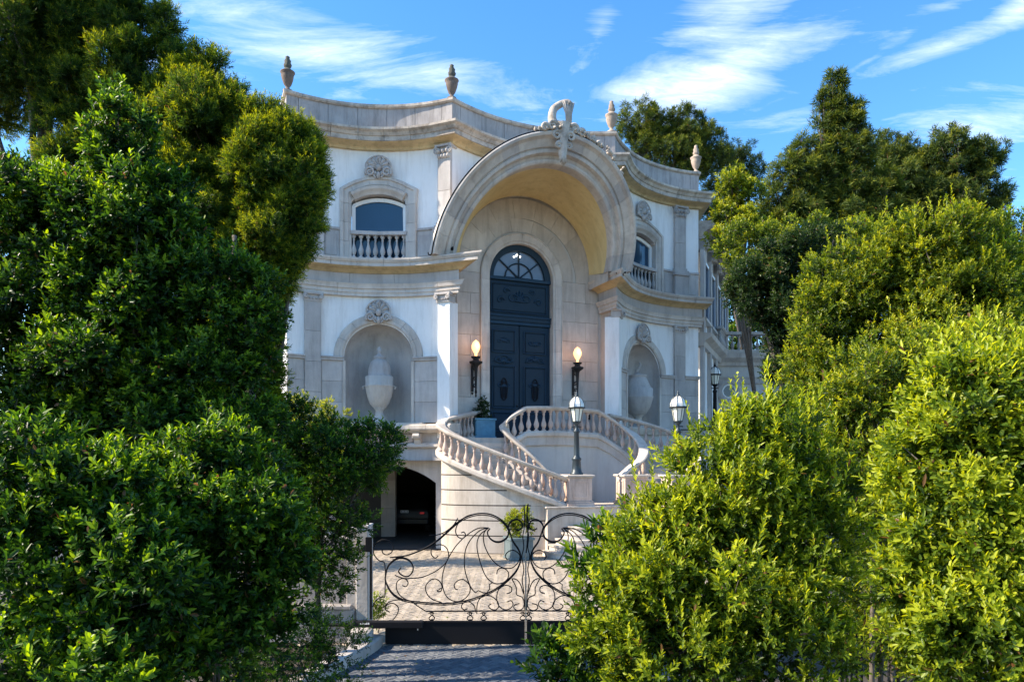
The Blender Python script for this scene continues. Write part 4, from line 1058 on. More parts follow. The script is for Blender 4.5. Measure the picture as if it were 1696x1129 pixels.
lamp((NO.x + .02, NO.y, 2.47), 'black lamp post with domed lantern rising behind the sunlit shrub right of the stairs')

# ------------------------------------------------------------------ wall sconces
def sconce(w, z, lab, tilt=0):
    base = FL.to3(w, z, .02); root = thing('wall_sconce', lab, 'wall lamp', tuple(base), 'torch sconces either side of the door')
    def q(a, h, o_): return FL.to3(w + a, z + h, o_)
    mb = MB(); mb.tube([q(0, -.55, .03), q(0, .42, .03)], .05, 6); mb.tube([q(0, -.58, .03), q(0, -.66, .03)], [.05, .015], 6); mb.build('back_plate', IRONB, root)
    mb = MB()
    for s0, r_, zz in ((1, .17, .20), (-1, .14, -.12), (1, .12, -.38)):
        mb.tube([q(0, zz + s0 * r_ * .6 * math.sin(R(420 * k / 16)) * (1 - k / 20), .05 + .16 + .16 * math.cos(R(180 - 420 * k / 16)) * (1 - k / 20)) for k in range(17)], .02, 5)
    mb.build('scroll_arm', IRONB, root)
    c = tuple(q(0, 0, .36))
    MB().lathe([(.0, -.78), (.035, -.72), (.02, -.66), (.045, -.60), (.03, -.5), (.05, .0), (.065, .22), (.09, .28), (.21, .36), (.22, .42), (.12, .44), (.09, .50), (.16, .55), (.16, .58), (.06, .60)], c, 12).build('torch', IRONB, root, True)
    MB().lathe([(.045, .60), (.045, .68), (.075, .74), (.125, .86), (.125, .95), (.085, 1.06), (.0, 1.14)], c, 12, (4, .7, 1.1, .12)).build('glass_flame', BULB, root, True)
    l = bpy.data.lights.new('sconce_light', 'POINT'); l.energy = 5; l.color = (1, .55, .28); l.shadow_soft_size = .15
    lo = bpy.data.objects.new('sconce_light', l); link(lo, root, FL.to3(w, z + .95, .50))
sconce(-1.80, 5.75, 'black iron torch sconce with lit flame bulb left of the navy door')
sconce(2.02, 5.75, 'black iron torch sconce with lit flame bulb right of the navy door')
mb = MB(); p = FL.to3(2.66, 4.45, .04); mb.box(-.045, .045, -.03, .03, p.z - .1, p.z + .1, R(23), (p.x, p.y)); tag(mb.build('door_entry_phone', IRON, None), 'small black intercom box on the stone wall right of the door', 'intercom')

# ------------------------------------------------------------------ iron driveway gate
GD = 11.65
def gp(zx, zy, f=0):
    x = 540 + zx / 3.2615; y = 820 + zy / 3.2615; p = P(x, y, GD); return Vector((p.x, GD + f, p.z))
CURVES = [
 [(318,548),(318,375),(285,350),(258,315),(262,270),(300,240),(340,245),(362,275),(355,305),(330,320),(308,312),(302,292)],
 [(318,548),(290,552),(265,575),(252,600)],
 [(405,390),(392,410),(410,430),(440,437),(465,415),(470,385),(450,350),(410,335),(370,345),(335,380),(322,430),(322,460),(345,510),(385,547),(440,567),(540,578),(640,582),(730,573),(820,548),(900,513),(970,465),(1020,415),(1045,370),(1052,330),(1040,290),(1010,245),(990,190),(985,165),(1000,140),(1030,128),(1055,145),(1060,170),(1040,187),(1018,178)],
 [(372,430),(400,442),(440,448),(520,440),(590,410),(640,370),(662,330),(655,290),(630,268),(595,268),(570,290),(570,320),(590,338),(606,325)],
 [(345,335),(430,325),(500,300),(560,270),(610,235),(660,190),(710,145),(760,115),(820,98),(880,100),(930,120),(965,150),(985,185),(980,220),(950,245),(915,248),(885,230),(872,200),(886,178)],
 [(560,215),(605,212),(650,192),(690,158),(712,122)],
 [(820,98),(760,112),(715,150),(700,190),(710,220),(735,233),(753,215),(745,198),(730,202)],
 [(880,175),(820,178),(760,215),(700,275),(650,360),(628,440),(632,500),(655,550),(700,572),(745,560),(775,525),(775,485),(745,455),(715,458),(693,480),(698,503),(712,508)],
 [(880,175),(830,190),(780,240),(752,300),(748,380),(760,440),(785,500),(808,525)],
 [(875,178),(830,215),(815,270),(830,350),(860,430),(900,470),(945,475),(980,450),(985,415),(960,393),(930,398),(922,425)],
 [(870,178),(850,215),(860,280),(900,350),(950,388),(1000,392),(1035,365),(1047,325),(1020,298),(990,300),(968,325),(980,348)],
 [(622,500),(600,515),(620,517),(626,490),(615,465),(590,450),(560,460),(538,490),(545,530),(575,560),(625,578)],
 [(412,485),(430,492),(443,475),(435,455),(410,448),(385,465),(380,500),(400,540),(440,565)],
 [(345,630),(322,615),(330,590),(365,583),(390,605),(385,640),(360,672)],
 [(310,605),(340,575),(390,563),(450,567),(500,600),(540,625)],
 [(815,640),(815,600),(825,565),(850,543),(890,543),(925,570),(932,600),(915,617),(890,612),(878,596),(893,584)],
 [(808,630),(800,595),(775,575),(745,578),(731,600),(745,617),(764,610)],
 [(975,530),(1000,520),(1000,495),(970,485),(935,505),(922,545),(930,590),(960,615),(990,612),(1010,590),(1000,568),(978,574)],
 [(1045,583),(1020,590),(1015,608),(1035,620),(1060,612),(1070,585),(1060,550),(1030,535),(1028,500),(1015,470),(1005,450),(1030,455),(1050,480),(1067,530)],
 [(1070,50),(1073,120),(1070,180),(1063,220),(1068,280),(1058,330),(1068,400),(1060,460),(1070,530),(1074,620)],
]
STRAIGHT = [[(808,525),(822,513),(850,525),(868,525),(884,505),(882,480),(900,470)]]
SMALL = [568, 775, 848, 1060]
def gate_leaf(mir, lab):
    X0 = 1079
    def m(zx): return 2 * X0 - zx if mir else zx
    h = gp(m(243), 815); root = thing('gate_leaf', lab, 'gate', (h.x, GD, 0), 'pair of scrolled iron driveway gates')
    for i, c in enumerate(CURVES):
        pts = spl([tuple(gp(m(x), y)) for x, y in c], 5); n = len(pts); r = .0125 if i in (2, 4) else .0095
        MB().tube([Vector(p) for p in pts], r, 6).build('scroll', IRON, root, True)
        if i in (2, 4):   # doubled bar beside the main sweeps
            MB().tube([Vector(p) + Vector((0, .012, -.028 * math.sin(math.pi * k / n))) for k, p in enumerate(pts)], .009, 6).build('scroll', IRON, root, True)
    for c in STRAIGHT: MB().tube([gp(m(x), y) for x, y in c], .009, 5).build('scroll', IRON, root)
    for x in SMALL:
        for s_ in (1,):
            MB().tube([Vector(p) for p in spl([tuple(gp(m(x + a), b)) for a, b in ((-14, 636), (2, 631), (10, 642), (-6, 653), (-12, 664), (0, 675), (8, 668))], 4)], .009, 5).build('scroll', IRON, root, True)
            MB().tube([Vector(p) for p in spl([tuple(gp(m(x + a), b)) for a, b in ((16, 636), (4, 631), (-2, 642), (14, 653), (18, 664), (6, 675), (-2, 668))], 4)], .009, 5).build('scroll', IRON, root, True)
    MB().tube([gp(m(540), 625), gp(m(1074), 622)], .012, 6).build('rail', IRON, root)
    def bx(name, z0x, z1x, y0, y1, f0, f1, mat=IRON):
        a, b = gp(z0x, y0), gp(z1x, y1); mb = MB(); mb.box(min(a.x, b.x), max(a.x, b.x), GD + f0, GD + f1, min(a.z, b.z), max(a.z, b.z)); return bevel(mb.build(name, mat, root), .004)
    bx('kick_plate', m(320), m(1074), 680, 815, -.012, .012)
    bx('rail', m(300), m(1074), 676, 686, -.022, .022)
    bx('hinge_stile', m(237), m(248), 225, 668, -.03, .03)
    bx('hinge_bracket', m(195), m(240), 268, 304, -.02, .05); bx('hinge_bracket', m(215), m(246), 225, 300, -.035, .035)
    if not mir: bx('lock_stile', 1075.5, 1082.5, 310, 812, -.02, .02, plain('worn_steel', (.35, .33, .30), .4, .7)); MB().tube([Vector(p) for p in spl([tuple(gp(a, b)) for a, b in ((1092, 45), (1086, 100), (1094, 150), (1090, 200), (1086, 260), (1081, 310))], 4)], .010, 5).build('scroll', IRON, root, True)
    a = gp(m(495), 710); mb = MB(); mb.box(-.022, .022, -.005, .0, a.z - .012, a.z + .012, 0, (a.x, GD - .013)); mb.box(-.006, .012, -.005, .0, a.z - .05, a.z - .02, 0, (a.x, GD - .013)); mb.build('sticker', TEXTW, root)
gate_leaf(False, 'left leaf of the black scrolled iron gate, with solid kick plate')
gate_leaf(True, 'right leaf of the black scrolled iron gate, half hidden by the shrub')
# gate operator arm
a, b = gp(130, 670), gp(530, 715); root = thing('gate_operator', 'black electric gate operator arm fixed across the bottom left of the gate', 'gate motor', (a.x, GD - .1, a.z))
mb = MB(); mb.box(a.x + .10, b.x, GD - .14, GD - .02, b.z + .02, a.z, 0); bevel(mb.build('housing', IRON, root), .015, 2)
mb = MB(); mb.lathe([(.0, -.08), (.07, -.08), (.08, -.04), (.08, .05), (.05, .08), (0, .08)], (a.x + .08, GD - .08, (a.z + b.z) / 2), 12); mb.build('pivot', IRON, root, True)
mb = MB(); mb.tube([Vector((a.x - .75, GD + .05, b.z + .05)), Vector((a.x + .1, GD - .06, b.z + .06))], .03, 8); mb.build('anchor_bar', IRON, root)
lp_ = gp(188, 686)
for i, (hh, ww) in enumerate(((.018, .014), (.024, .012), (.018, .016), (.030, .010), (.020, .016), (.022, .012), (.030, .03), (.030, .03))):
    mb = MB(); mb.box(0, ww, -.002, 0, 0, hh, 0, (lp_.x + .019 * i, GD - .141)); o = mb.build('lettering', TEXTW, root); o.location.z += lp_.z - .0

# left gate pier, low wall and kerb
root = thing('gate_pier', 'cream rendered gate pier at the left edge of the driveway', 'pier', (-2.45, 12.0, 0))
x0, x1 = P(588, 0, GD).x, P(611, 0, GD).x
mb = MB(); mb.box(x0, x1 - .03, GD + .06, GD + .5, 0, 1.86); bevel(mb.build('shaft', LIMEG, root), .01)
mb = MB(); mb.box(x0 - .01, x1 - .02, GD + .05, GD + .51, 1.86, 1.90); bevel(mb.build('cap', LIMEG, root), .01)
mb = MB(); mb.box(x0 - .16, x0, GD + .10, GD + .45, 0, 1.84); bevel(mb.build('side_strip', LIMEG, root), .01)
w0 = P(540, 0, GD).x - 4.5; root = thing('garden_wall', 'low grey rendered wall running left from the gate pier behind the shrubs', 'wall', ((w0 + x0) / 2, GD + .3, 0))
mb = MB(); mb.box(w0, x0 - .165, GD + .14, GD + .4, .62, 1.7); mb.build('wall', LIMEW, root)
mb = MB(); mb.box(w0, x0 - .02, GD + .02, GD + .42, .0, .55); bevel(mb.build('plinth', LIMEW, root), .02)
mb = MB(); mb.box(w0, x0 - .06, GD - .02, GD + .42, .55, .62); bevel(mb.build('plinth_cap', LIMEW, root), .015)
root = thing('kerb', 'pale flared kerb stones below the left gate pier', 'kerb', (-2.4, 11.0, 0))
kpts = spl([(-2.12, 11.62), (-2.14, 11.3), (-2.28, 10.7), (-2.5, 10.0), (-2.75, 9.0), (-3.0, 7.5)], 4)
sweep_blocks('kerb_stone', [tuple(p) for p in kpts][::-1], [(-.16, -.05), (.05, -.05), (.05, .14), (.02, .17), (-.16, .17)], .6, .008, LIMEG, root)
kb = MB(); kb.box(-.18, .18, -.2, .18, 0, .30, R(0), (-2.38, 11.40)); bevel(kb.build('kerb_block', LIMEG, root), .06, 2)

# ------------------------------------------------------------------ right wing: side range with balcony
wing = thing('right_wing', 'receding right wing of the mansion with shuttered windows, balcony and round window', 'building wing', (9, 33, 0))
A = Vector((7.62, 29.35)); WD = Vector((.382, .924)).normalized(); WN = Vector((WD.y, -WD.x))   # faces right? outward to the visible side
# the visible side faces the camera's right: outward is +x side
WNv = Vector((WD.y, -WD.x))
class Side:
    mir = False; k = 1
    def pt(s, w, off=0): return A + WD * w + WNv * off
    def to3(s, w, z, off=0): p = s.pt(w, off); return Vector((p.x, p.y, z))
# range sits behind the main block: its front steps out from the side wall towards the street
SD = Side()
mb = MB(); q0, q1 = SD.to3(0, 0), SD.to3(9.2, 0); mb.grid([[vv(q0, 0), vv(q0, 12.3)], [vv(q1, 0), vv(q1, 12.3)]]); b2 = q1 + Vector((-8, 3, 0)); mb.poly([vv(q1, 0), vv(b2, 0), vv(b2, 12.3), vv(q1, 12.3)])
mb.poly([vv(q0, 12.3), vv(q1, 12.3), vv(b2, 12.3)]); mb.build('wall', STUCCO, wing)
sp = [tuple(SD.pt(-.1)), tuple(SD.pt(9.2)), tuple(SD.pt(9.2) + Vector((-6, 2.2)))]
sweep_blocks('cornice_stone', sp[:2], [(-.1, 11.9), (.12, 11.9), (.15, 12.05), (.42, 12.2), (.48, 12.28), (.55, 12.5), (-.1, 12.55)], 1.4, .01, LIMEC, wing)
sweep_blocks('string_stone', sp[:2], [(-.1, 7.5), (.15, 7.5), (.2, 7.7), (.45, 7.85), (.5, 8.0), (-.1, 8.05)], 1.4, .01, LIME, wing)
for w in (1.3, 3.4, 5.6, 7.8):
    wn = link(bpy.data.objects.new('window', None), wing, SD.to3(w, 9, 0))
    bbox_('pane', SD, w - .42, w + .42, 8.9, 11.0, -.01, .04, GLASS, wn, 0)
    for s_ in (-1, 1): bbox_('shutter', SD, w + s_ * .66 - .2, w + s_ * .66 + .2, 8.8, 11.05, .0, .10, plain('blue_grey_shutter', (.24, .28, .35), .6), wn)
    bbox_('frame', SD, w - .48, w + .48, 11.0, 11.12, 0, .12, WHITEP, wn); bbox_('sill', SD, w - .95, w + .95, 8.62, 8.74, 0, .2, LIME, wn)
for w in (.2, 2.35, 4.5, 6.7, 9.0):
    bbox_('pilaster', SD, w - .22, w + .22, 8.05, 11.9, 0, .16, LIMEG, wing); capital(SD, w - .22, w + .22, 11.45, 11.9, .17, wing, corinthian=True)
    bbox_('pilaster', SD, w - .22, w + .22, 0, 7.5, 0, .14, LIMEG, wing)
# porch block with balustrade on top, facing the street
class Front:
    mir = False; k = 1
    def pt(s, w, off=0): return Vector((9.85 + w, 35.0 - off))
    def to3(s, w, z, off=0): p = s.pt(w, off); return Vector((p.x, p.y, z))
FT = Front()
mb = MB(); mb.box(9.7, 15.5, 35.0, 38.5, 0, 7.4); mb.build('porch_wall', GREYST, wing)
fl = [tuple(FT.pt(-.3)), tuple(FT.pt(5.6))]
sweep_blocks('string_stone', fl, [(-.1, 6.55), (.10, 6.55), (.14, 6.75), (.2, 6.85), (-.1, 6.85)], 1.2, .01, LIMEG, wing)
sweep_blocks('cornice_stone', fl, [(-.1, 7.4), (.15, 7.4), (.2, 7.55), (.45, 7.75), (.5, 7.98), (-.1, 8.0)], 1.2, .01, LIME, wing)
hr = bbox_('balcony_rail', FT, -.1, 5.6, 8.86, 9.0, -.1, .38, LIME, wing); bbox_('balcony_plinth', FT, -.1, 5.6, 8.0, 8.14, -.1, .36, LIME, wing)
for i in range(18): inst('baluster', BAL_L, hr, tuple(FT.to3(.15 + .3 * i, 8.14, .15)), 0, (1.1, 1.1, 1.2))
hs = ribbon([(*SD.pt(4.2, .3), 9.0), (*SD.pt(6.1, .3), 9.0)], 0, 0, 0, 'balcony_rail', LIME, wing, RP2); ribbon([(*SD.pt(4.2, .3), 8.14), (*SD.pt(6.1, .3), 8.14)], 0, 0, 0, 'balcony_plinth', LIME, wing, RP2)
for i in range(7): inst('baluster', BAL_L, hs, tuple(SD.to3(4.35 + .27 * i, 8.14, .3)), 0, (1.1, 1.1, 1.2))
# round window
oc = link(bpy.data.objects.new('round_window', None), wing, FT.to3(.6, 6.2, 0))
def fring(name, r0, r1, o0, o1, mat):
    mb = MB(); cz = 6.18; cw = .62
    rows = [[FT.to3(cw + r * math.cos(2 * math.pi * k / 28), cz + r * math.sin(2 * math.pi * k / 28), o_) for k in range(28)] for r, o_ in ((r0, 0), (r0, o1), ((r0 + r1) / 2, o1 + .04), (r1, o1), (r1, 0))]
    mb.grid(rows, cv=True); return mb.build(name, mat, oc, True)
fring('surround', .60, .36, 0, .1, LIMEG); fring('inner_ring', .36, .27, 0, .06, WHITEP)
mb = MB(); mb.poly([FT.to3(.62 + .28 * math.cos(2 * math.pi * k / 24), 6.18 + .28 * math.sin(2 * math.pi * k / 24), .02) for k in range(24)]); mb.build('pane', GLASS, oc)
lt = P(1184, 690, 31.5); 
mb = MB(); mb.box(6.8, 14, 30.8, 34.9, 0, lt.z - .6); o = mb.build('terrace', LIMEG); tag(o, 'raised stone terrace in front of the right wing', 'terrace')
lamp((lt.x, lt.y, lt.z - .6), 'slim dark lamp post standing before the round window of the right wing', hp=2.0, mat=IRON)

# ------------------------------------------------------------------ foliage engine
def leaves(pos, dirs, nrm, length, width, age, quad=True):
    """vectorised leaves: kite blades folded along the midrib; returns verts, faces, ages"""
    n = len(pos); d = dirs / np.linalg.norm(dirs, axis=1, keepdims=True)
    s = np.cross(d, nrm); s /= np.linalg.norm(s, axis=1, keepdims=True) + 1e-9; u = np.cross(s, d)
    L = length[:, None]; W = width[:, None]
    if quad:
        V = np.empty((n, 4, 3)); V[:, 0] = pos; V[:, 1] = pos + d * L * .5 + s * W * .5 + u * W * .18; V[:, 2] = pos + d * L - u * L * .10; V[:, 3] = pos + d * L * .5 - s * W * .5 + u * W * .18
        Fc = np.array([[0, 1, 2], [0, 2, 3]]); k = 4
    else:
        V = np.empty((n, 6, 3)); V[:, 0] = pos; V[:, 1] = pos + d * L * .33 + s * W * .44 + u * W * .15; V[:, 2] = pos + d * L * .72 + s * W * .42 + u * W * .10 - u * L * .03
        V[:, 3] = pos + d * L - u * L * .13; V[:, 4] = pos + d * L * .72 - s * W * .42 + u * W * .10 - u * L * .03; V[:, 5] = pos + d * L * .33 - s * W * .44 + u * W * .15
        Fc = np.array([[0, 1, 2], [0, 2, 3], [0, 3, 4], [0, 4, 5]]); k = 6
    Fa = (Fc[None] + (np.arange(n) * k)[:, None, None]).reshape(-1, 3)
    return V.reshape(-1, 3), Fa, np.repeat(age, k)
def fast_mesh(name, V, Fa, A, mat, org):
    me = bpy.data.meshes.new(name); V = V - np.array(org)
    me.vertices.add(len(V)); me.vertices.foreach_set('co', V.astype(np.float32).ravel())
    me.loops.add(len(Fa) * 3); me.loops.foreach_set('vertex_index', Fa.astype(np.int32).ravel())
    me.polygons.add(len(Fa)); me.polygons.foreach_set('loop_start', np.arange(0, len(Fa) * 3, 3, dtype=np.int32)); me.polygons.foreach_set('loop_total', np.full(len(Fa), 3, dtype=np.int32))
    me.update(calc_edges=True); me.materials.append(mat)
    at = me.attributes.new('age', 'FLOAT', 'POINT'); at.data.foreach_set('value', A.astype(np.float32)); return me
TRI = [0]
def unit(n):
    v = rng.normal(size=(n, 3)); return v / np.linalg.norm(v, axis=1, keepdims=True)
def sprigs(base, axis, nleaf, stem, ll, lw, spread, droop, age0, quad, ang0=None, jitter=.25):
    """leaves spiralling up each stem. base, axis: (n,3)"""
    n = len(base); axis = axis / np.linalg.norm(axis, axis=1, keepdims=True)
    t = unit(n); s = np.cross(axis, t); s /= np.linalg.norm(s, axis=1, keepdims=True) + 1e-9; u = np.cross(axis, s)
    k = np.arange(nleaf); f = (k + .5) / nleaf
    a = (k * 2.4)[None, :] + rng.uniform(0, 6.28, (n, 1)) + rng.normal(0, .25, (n, nleaf))
    out = s[:, None] * np.cos(a)[..., None] + u[:, None] * np.sin(a)[..., None]
    sp = (spread * (1 - .45 * f))[None, :] * (1 + rng.normal(0, jitter, (n, nleaf)))
    d = axis[:, None] * np.cos(sp)[..., None] + out * np.sin(sp)[..., None] + np.array([0, 0, -droop])
    pos = base[:, None] + axis[:, None] * (f[None, :, None] * stem[:, None, None])
    nr = axis[:, None] * np.sin(sp)[..., None] - out * np.cos(sp)[..., None] * 1.0; nr = -nr * -1
    L = ll * rng.uniform(.62, 1.22, (n, 1)) * (1 + rng.normal(0, .18, (n, nleaf))) * (1 - .25 * np.abs(f - .45))[None]; W = lw * (1 + rng.normal(0, .15, (n, nleaf)))
    ag = np.clip(age0[:, None] + .42 * (f[None] - .55) + rng.normal(0, .12, (n, nleaf)), .04, 1); ag[rng.uniform(size=ag.shape) < .012] = 0
    return leaves(pos.reshape(-1, 3), d.reshape(-1, 3), (nr + rng.normal(0, .25, nr.shape)).reshape(-1, 3), np.clip(L, ll * .4, ll * 1.6).ravel(), W.ravel(), ag.ravel(), quad)
def plant(name, lab, cat, base, blobs, n, mat, ll, lw, nleaf=9, stem=.12, spread=1.0, droop=.05, clump=.32, age=.40, agev=.16, quad=True, trunk=None, up=.45, fill=.25, shoots=0, cullback=True, group=None, nclump=None, limbs=5, dens=.85, flat=1.15, leaf_parts=0, shoot_len=.45):
    """blobs: (x, y, z, rx, ry, rz) ellipsoids; foliage gathers in clumps over them"""
    root = thing(name, lab, cat, tuple(base), group); Vs, Fs, As = [], [], []; off = 0
    vol = np.array([b[3] * b[5] for b in blobs]); vol = vol / vol.sum(); C = []
    B = np.array(blobs)
    for bi, b in enumerate(blobs):
        c = np.array(b[:3]); r = np.array(b[3:6]); nb = max(6, int(n * dens * vol[bi])); rm = r.mean()
        cr = clump * rm * .82 if clump < 1.5 else clump; m = nclump or int(max(12, 3.0 * (1 / clump) ** 2))
        u = unit(m * 3)
        if cullback:
            tocam = np.array([0, 0, CH]) - c; tocam /= np.linalg.norm(tocam); u = u[(u @ tocam) > -.45]
        u = u[:m]; rf = np.clip(rng.normal(.90, .16, (len(u), 1)), .5, 1.3); cc = c + u * r * rf
        C.append((c, cc)); wt = rng.uniform(.35, 1.3, len(cc)); ci = rng.choice(len(cc), nb, p=wt / wt.sum()); w = unit(nb); crr = cr * np.sqrt(wt)[ci][:, None]
        outw = (cc[ci] - c) / r; outw /= np.linalg.norm(outw, axis=1, keepdims=True) + 1e-9
        rad = rng.uniform(.25, 1.0, (nb, 1)) ** .55
        pos = cc[ci] + (w + outw * .2) * crr * rad * np.array([1, 1, flat])
        ax = w * .8 + outw * .55 + np.array([0, 0, up]) + rng.normal(0, .22, (nb, 3))
        cage = rng.normal(0, agev * .5, len(cc))[ci]
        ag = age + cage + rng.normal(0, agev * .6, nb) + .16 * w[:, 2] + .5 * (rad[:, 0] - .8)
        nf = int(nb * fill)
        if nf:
            fu = unit(nf); fp = c + fu * r * (rng.uniform(.1, .75, (nf, 1))); pos = np.vstack([pos, fp]); ax = np.vstack([ax, fu + np.array([0, 0, .3])]); ag = np.concatenate([ag, np.full(nf, max(0, age - .35))])  # inner fill leaves get low age: crown shade put into their colour
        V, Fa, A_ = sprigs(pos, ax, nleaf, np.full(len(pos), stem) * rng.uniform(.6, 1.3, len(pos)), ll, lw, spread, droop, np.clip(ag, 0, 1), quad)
        Vs.append(V); Fs.append(Fa + off); As.append(A_); off += len(V)
        if shoots:
            ns = max(1, int(shoots * vol[bi])); uu = unit(ns * 3); uu = uu[uu[:, 2] > .15][:ns]; p0 = c + uu * r * .93
            ax = uu * .35 + np.array([0, 0, 1.0]) + rng.normal(0, .15, (len(uu), 3))
            V, Fa, A_ = sprigs(p0, ax, int(nleaf * 1.9), rng.uniform(.5, 1.2, len(uu)) * shoot_len, ll, lw, spread * .75, 0, np.clip(rng.normal(age + .28, .12, len(uu)), 0, 1), quad)
            Vs.append(V); Fs.append(Fa + off); As.append(A_); off += len(V)
    V, Fa, A_ = np.vstack(Vs), np.vstack(Fs), np.concatenate(As); singles = []
    if leaf_parts:      # the leaves that show largest become objects of their own
        Lf = V.reshape(-1, 6, 3); ctr = Lf.mean(1); px = CX + F * ctr[:, 0] / ctr[:, 1]; py = HY - F * (ctr[:, 2] - CH) / ctr[:, 1]
        nrm = np.cross(Lf[:, 1] - Lf[:, 0], Lf[:, 5] - Lf[:, 0]); nrm /= np.linalg.norm(nrm, axis=1, keepdims=True) + 1e-9
        view = ctr - np.array([0, 0, CH]); dist = np.linalg.norm(view, axis=1); facing = np.abs((nrm * view).sum(1)) / dist
        B0 = np.array(blobs); depth = np.min(np.abs((ctr[:, None] - B0[None, :, :3]) / B0[None, :, 3:6]).max(2), axis=1)
        score = facing / dist + .25 * np.clip(depth, 0, 1.1) - .04 * dist; score[(px < 5) | (px > 1690) | (py < 5) | (py > 1122)] = -9
        pick = np.argsort(-score)[:leaf_parts]; singles = [(Lf[i], A_[i * 6]) for i in pick]
        keep = np.ones(len(Lf), bool); keep[pick] = False; V = Lf[keep].reshape(-1, 3); A_ = A_.reshape(-1, 6)[keep].ravel()
        Fa = (np.array([[0, 1, 2], [0, 2, 3], [0, 3, 4], [0, 4, 5]])[None] + (np.arange(keep.sum()) * 6)[:, None, None]).reshape(-1, 3)
    V = V[:, :]; keepz = V[:, 2] < -.2; V[keepz, 2] = .02
    me = fast_mesh('foliage', V, Fa, A_, mat, base); fo = bpy.data.objects.new('foliage', me); link(fo, root); fo['kind'] = 'stuff'; TRI[0] += len(Fa)
    for (lv, a0) in singles:
        lm = fast_mesh('leaf', lv, np.array([[0, 1, 2], [0, 2, 3], [0, 3, 4], [0, 4, 5]]), np.full(6, a0), mat, tuple(lv[0])); link(bpy.data.objects.new('leaf', lm), root, tuple(lv[0]))
    # trunk and limbs
    bz = Vector(base); top = Vector((float(B[:, 0].mean()), float(B[:, 1].mean()), float(B[:, 2].mean())))
    tr = trunk if trunk else .06
    p1 = bz.lerp(top, .5) + Vector((rnd.uniform(-.1, .1), rnd.uniform(-.1, .1), 0)) * (top - bz).length * .15
    tp = spl([tuple(bz), tuple(bz.lerp(p1, .6) + Vector((.03, 0, 0))), tuple(p1), tuple(top)], 5)
    MB().tube([Vector(p) for p in tp], [tr * (1 - .65 * i / (len(tp) - 1)) for i in range(len(tp))], 8).build('trunk', BARK, root, True)
    for bi, (c, cc) in enumerate(C):
        if limbs <= 0: break
        st = Vector(tp[min(len(tp) - 1, int(len(tp) * rnd.uniform(.45, .9)))]); cv = Vector(c.tolist())
        mb = MB(); mb.tube([st, st.lerp(cv, .5) + Vector((0, 0, .05)), cv], [tr * .5, tr * .35, tr * .22], 6)
        for j in range(min(limbs, len(cc))):
            e = Vector(cc[j].tolist()); s0 = st.lerp(cv, rnd.uniform(.4, 1)); mb.tube([s0, s0.lerp(e, .5) + Vector((0, 0, .04 * (e - s0).length)), e], [tr * .22, tr * .14, tr * .05], 5)
        mb.build('branch', BARK, root, True)
    return root
def Bp(x, y, rx, ry, D, dep=None):
    s = D / F; p = P(x, y, D); return (p.x, p.y, p.z, rx * s, (dep if dep else rx * s), ry * s)
def G(x, D, z=0.0): return ((x - CX) * D / F, D, z)

# ---- planters
def planter(pos, w, h, mat, lab, bush_lab):
    root = thing('planter_box', lab, 'planter', tuple(pos)); x, y, z = pos; hw = w / 2; rot = R(18)
    mb = MB(); mb.box(-hw, hw, -hw, hw, z + .05, z + h - .06, rot, (x, y)); bevel(mb.build('box', mat, root), .01)
    for (a, z0, z1) in ((hw + .03, z, z + .06), (hw + .035, z + h - .07, z + h)):
        mb = MB(); mb.box(-a, a, -a, a, z0, z1, rot, (x, y)); bevel(mb.build('rim', mat, root), .01)
    for f in (0, 1, 2, 3):
        mb = MB(); t = .035
        for (u0, u1, v0, v1) in ((-hw + .04, hw - .04, z + .09, z + .12), (-hw + .04, hw - .04, z + h - .13, z + h - .10), (-hw + .04, -hw + .07, z + .12, z + h - .13), (hw - .07, hw - .04, z + .12, z + h - .13)):
            mb.box(u0, u1, -hw - .012, -hw, v0, v1, rot + f * math.pi / 2, (x, y))
        mb.build('panel_trim', mat, root)
p = P(800, 757, 24.2); planter((p.x, p.y, LANDZ + .01), .66, .66, PLANTER, 'bright blue panelled planter box on the landing left of the door', '')
plant('topiary_bush', 'small dark clipped bush growing in the blue planter on the landing', 'bush', (p.x, p.y, LANDZ + .6), [Bp(799, 686, 12, 16, 24.2), Bp(801, 668, 6, 9, 24.2)], 260, DARKL, .07, .03, 7, .08, clump=.45, trunk=.03, limbs=2)
p = P(859, 757, 20.7); planter((p.x, p.y, .11), .66, .62, PLANTG, 'grey panelled planter box on the driveway against the curved stair wall', '')
plant('potted_bush', 'round yellow-green bush in the grey planter behind the gate', 'bush', (p.x, p.y, .7), [Bp(857, 865, 19, 19, 20.7)], 420, FICUS, .07, .03, 8, .09, clump=.4, trunk=.03, limbs=3, age=.6)

# ---- left side plants
plant('podocarpus_tree', 'tall dark fern-pine with forked trunk filling the top left corner', 'tree', G(70, 10.64), [Bp(60, 60, 110, 100, 10.64), Bp(150, 155, 52, 75, 10.64), Bp(-25, 160, 40, 45, 11.02), Bp(40, -60, 120, 70, 10.64), Bp(100, 10, 40, 60, 10.64), Bp(150, 210, 70, 60, 10.8), Bp(60, -20, 120, 70, 10.6)], 21000, PODO, .066, .011, 14, .13, .95, .0, .30, dens=1.1, trunk=.13, age=.42, up=.55, limbs=6)
plant('podocarpus_tree', 'slender twin-topped fern-pine left of centre in the left tree group', 'tree', G(230, 10.26), [Bp(213, 55, 26, 52, 10.26), Bp(276, 45, 14, 46, 10.26), Bp(235, 150, 62, 80, 10.26), Bp(298, 140, 30, 50, 10.26), Bp(215, 260, 80, 80, 10.49), Bp(214, 0, 14, 26, 10.26), Bp(270, 250, 70, 80, 10.3), Bp(150, 300, 70, 60, 10.6)], 19000, PODO, .066, .011, 14, .13, .95, .0, .32, trunk=.10, age=.42, up=.6, limbs=5)
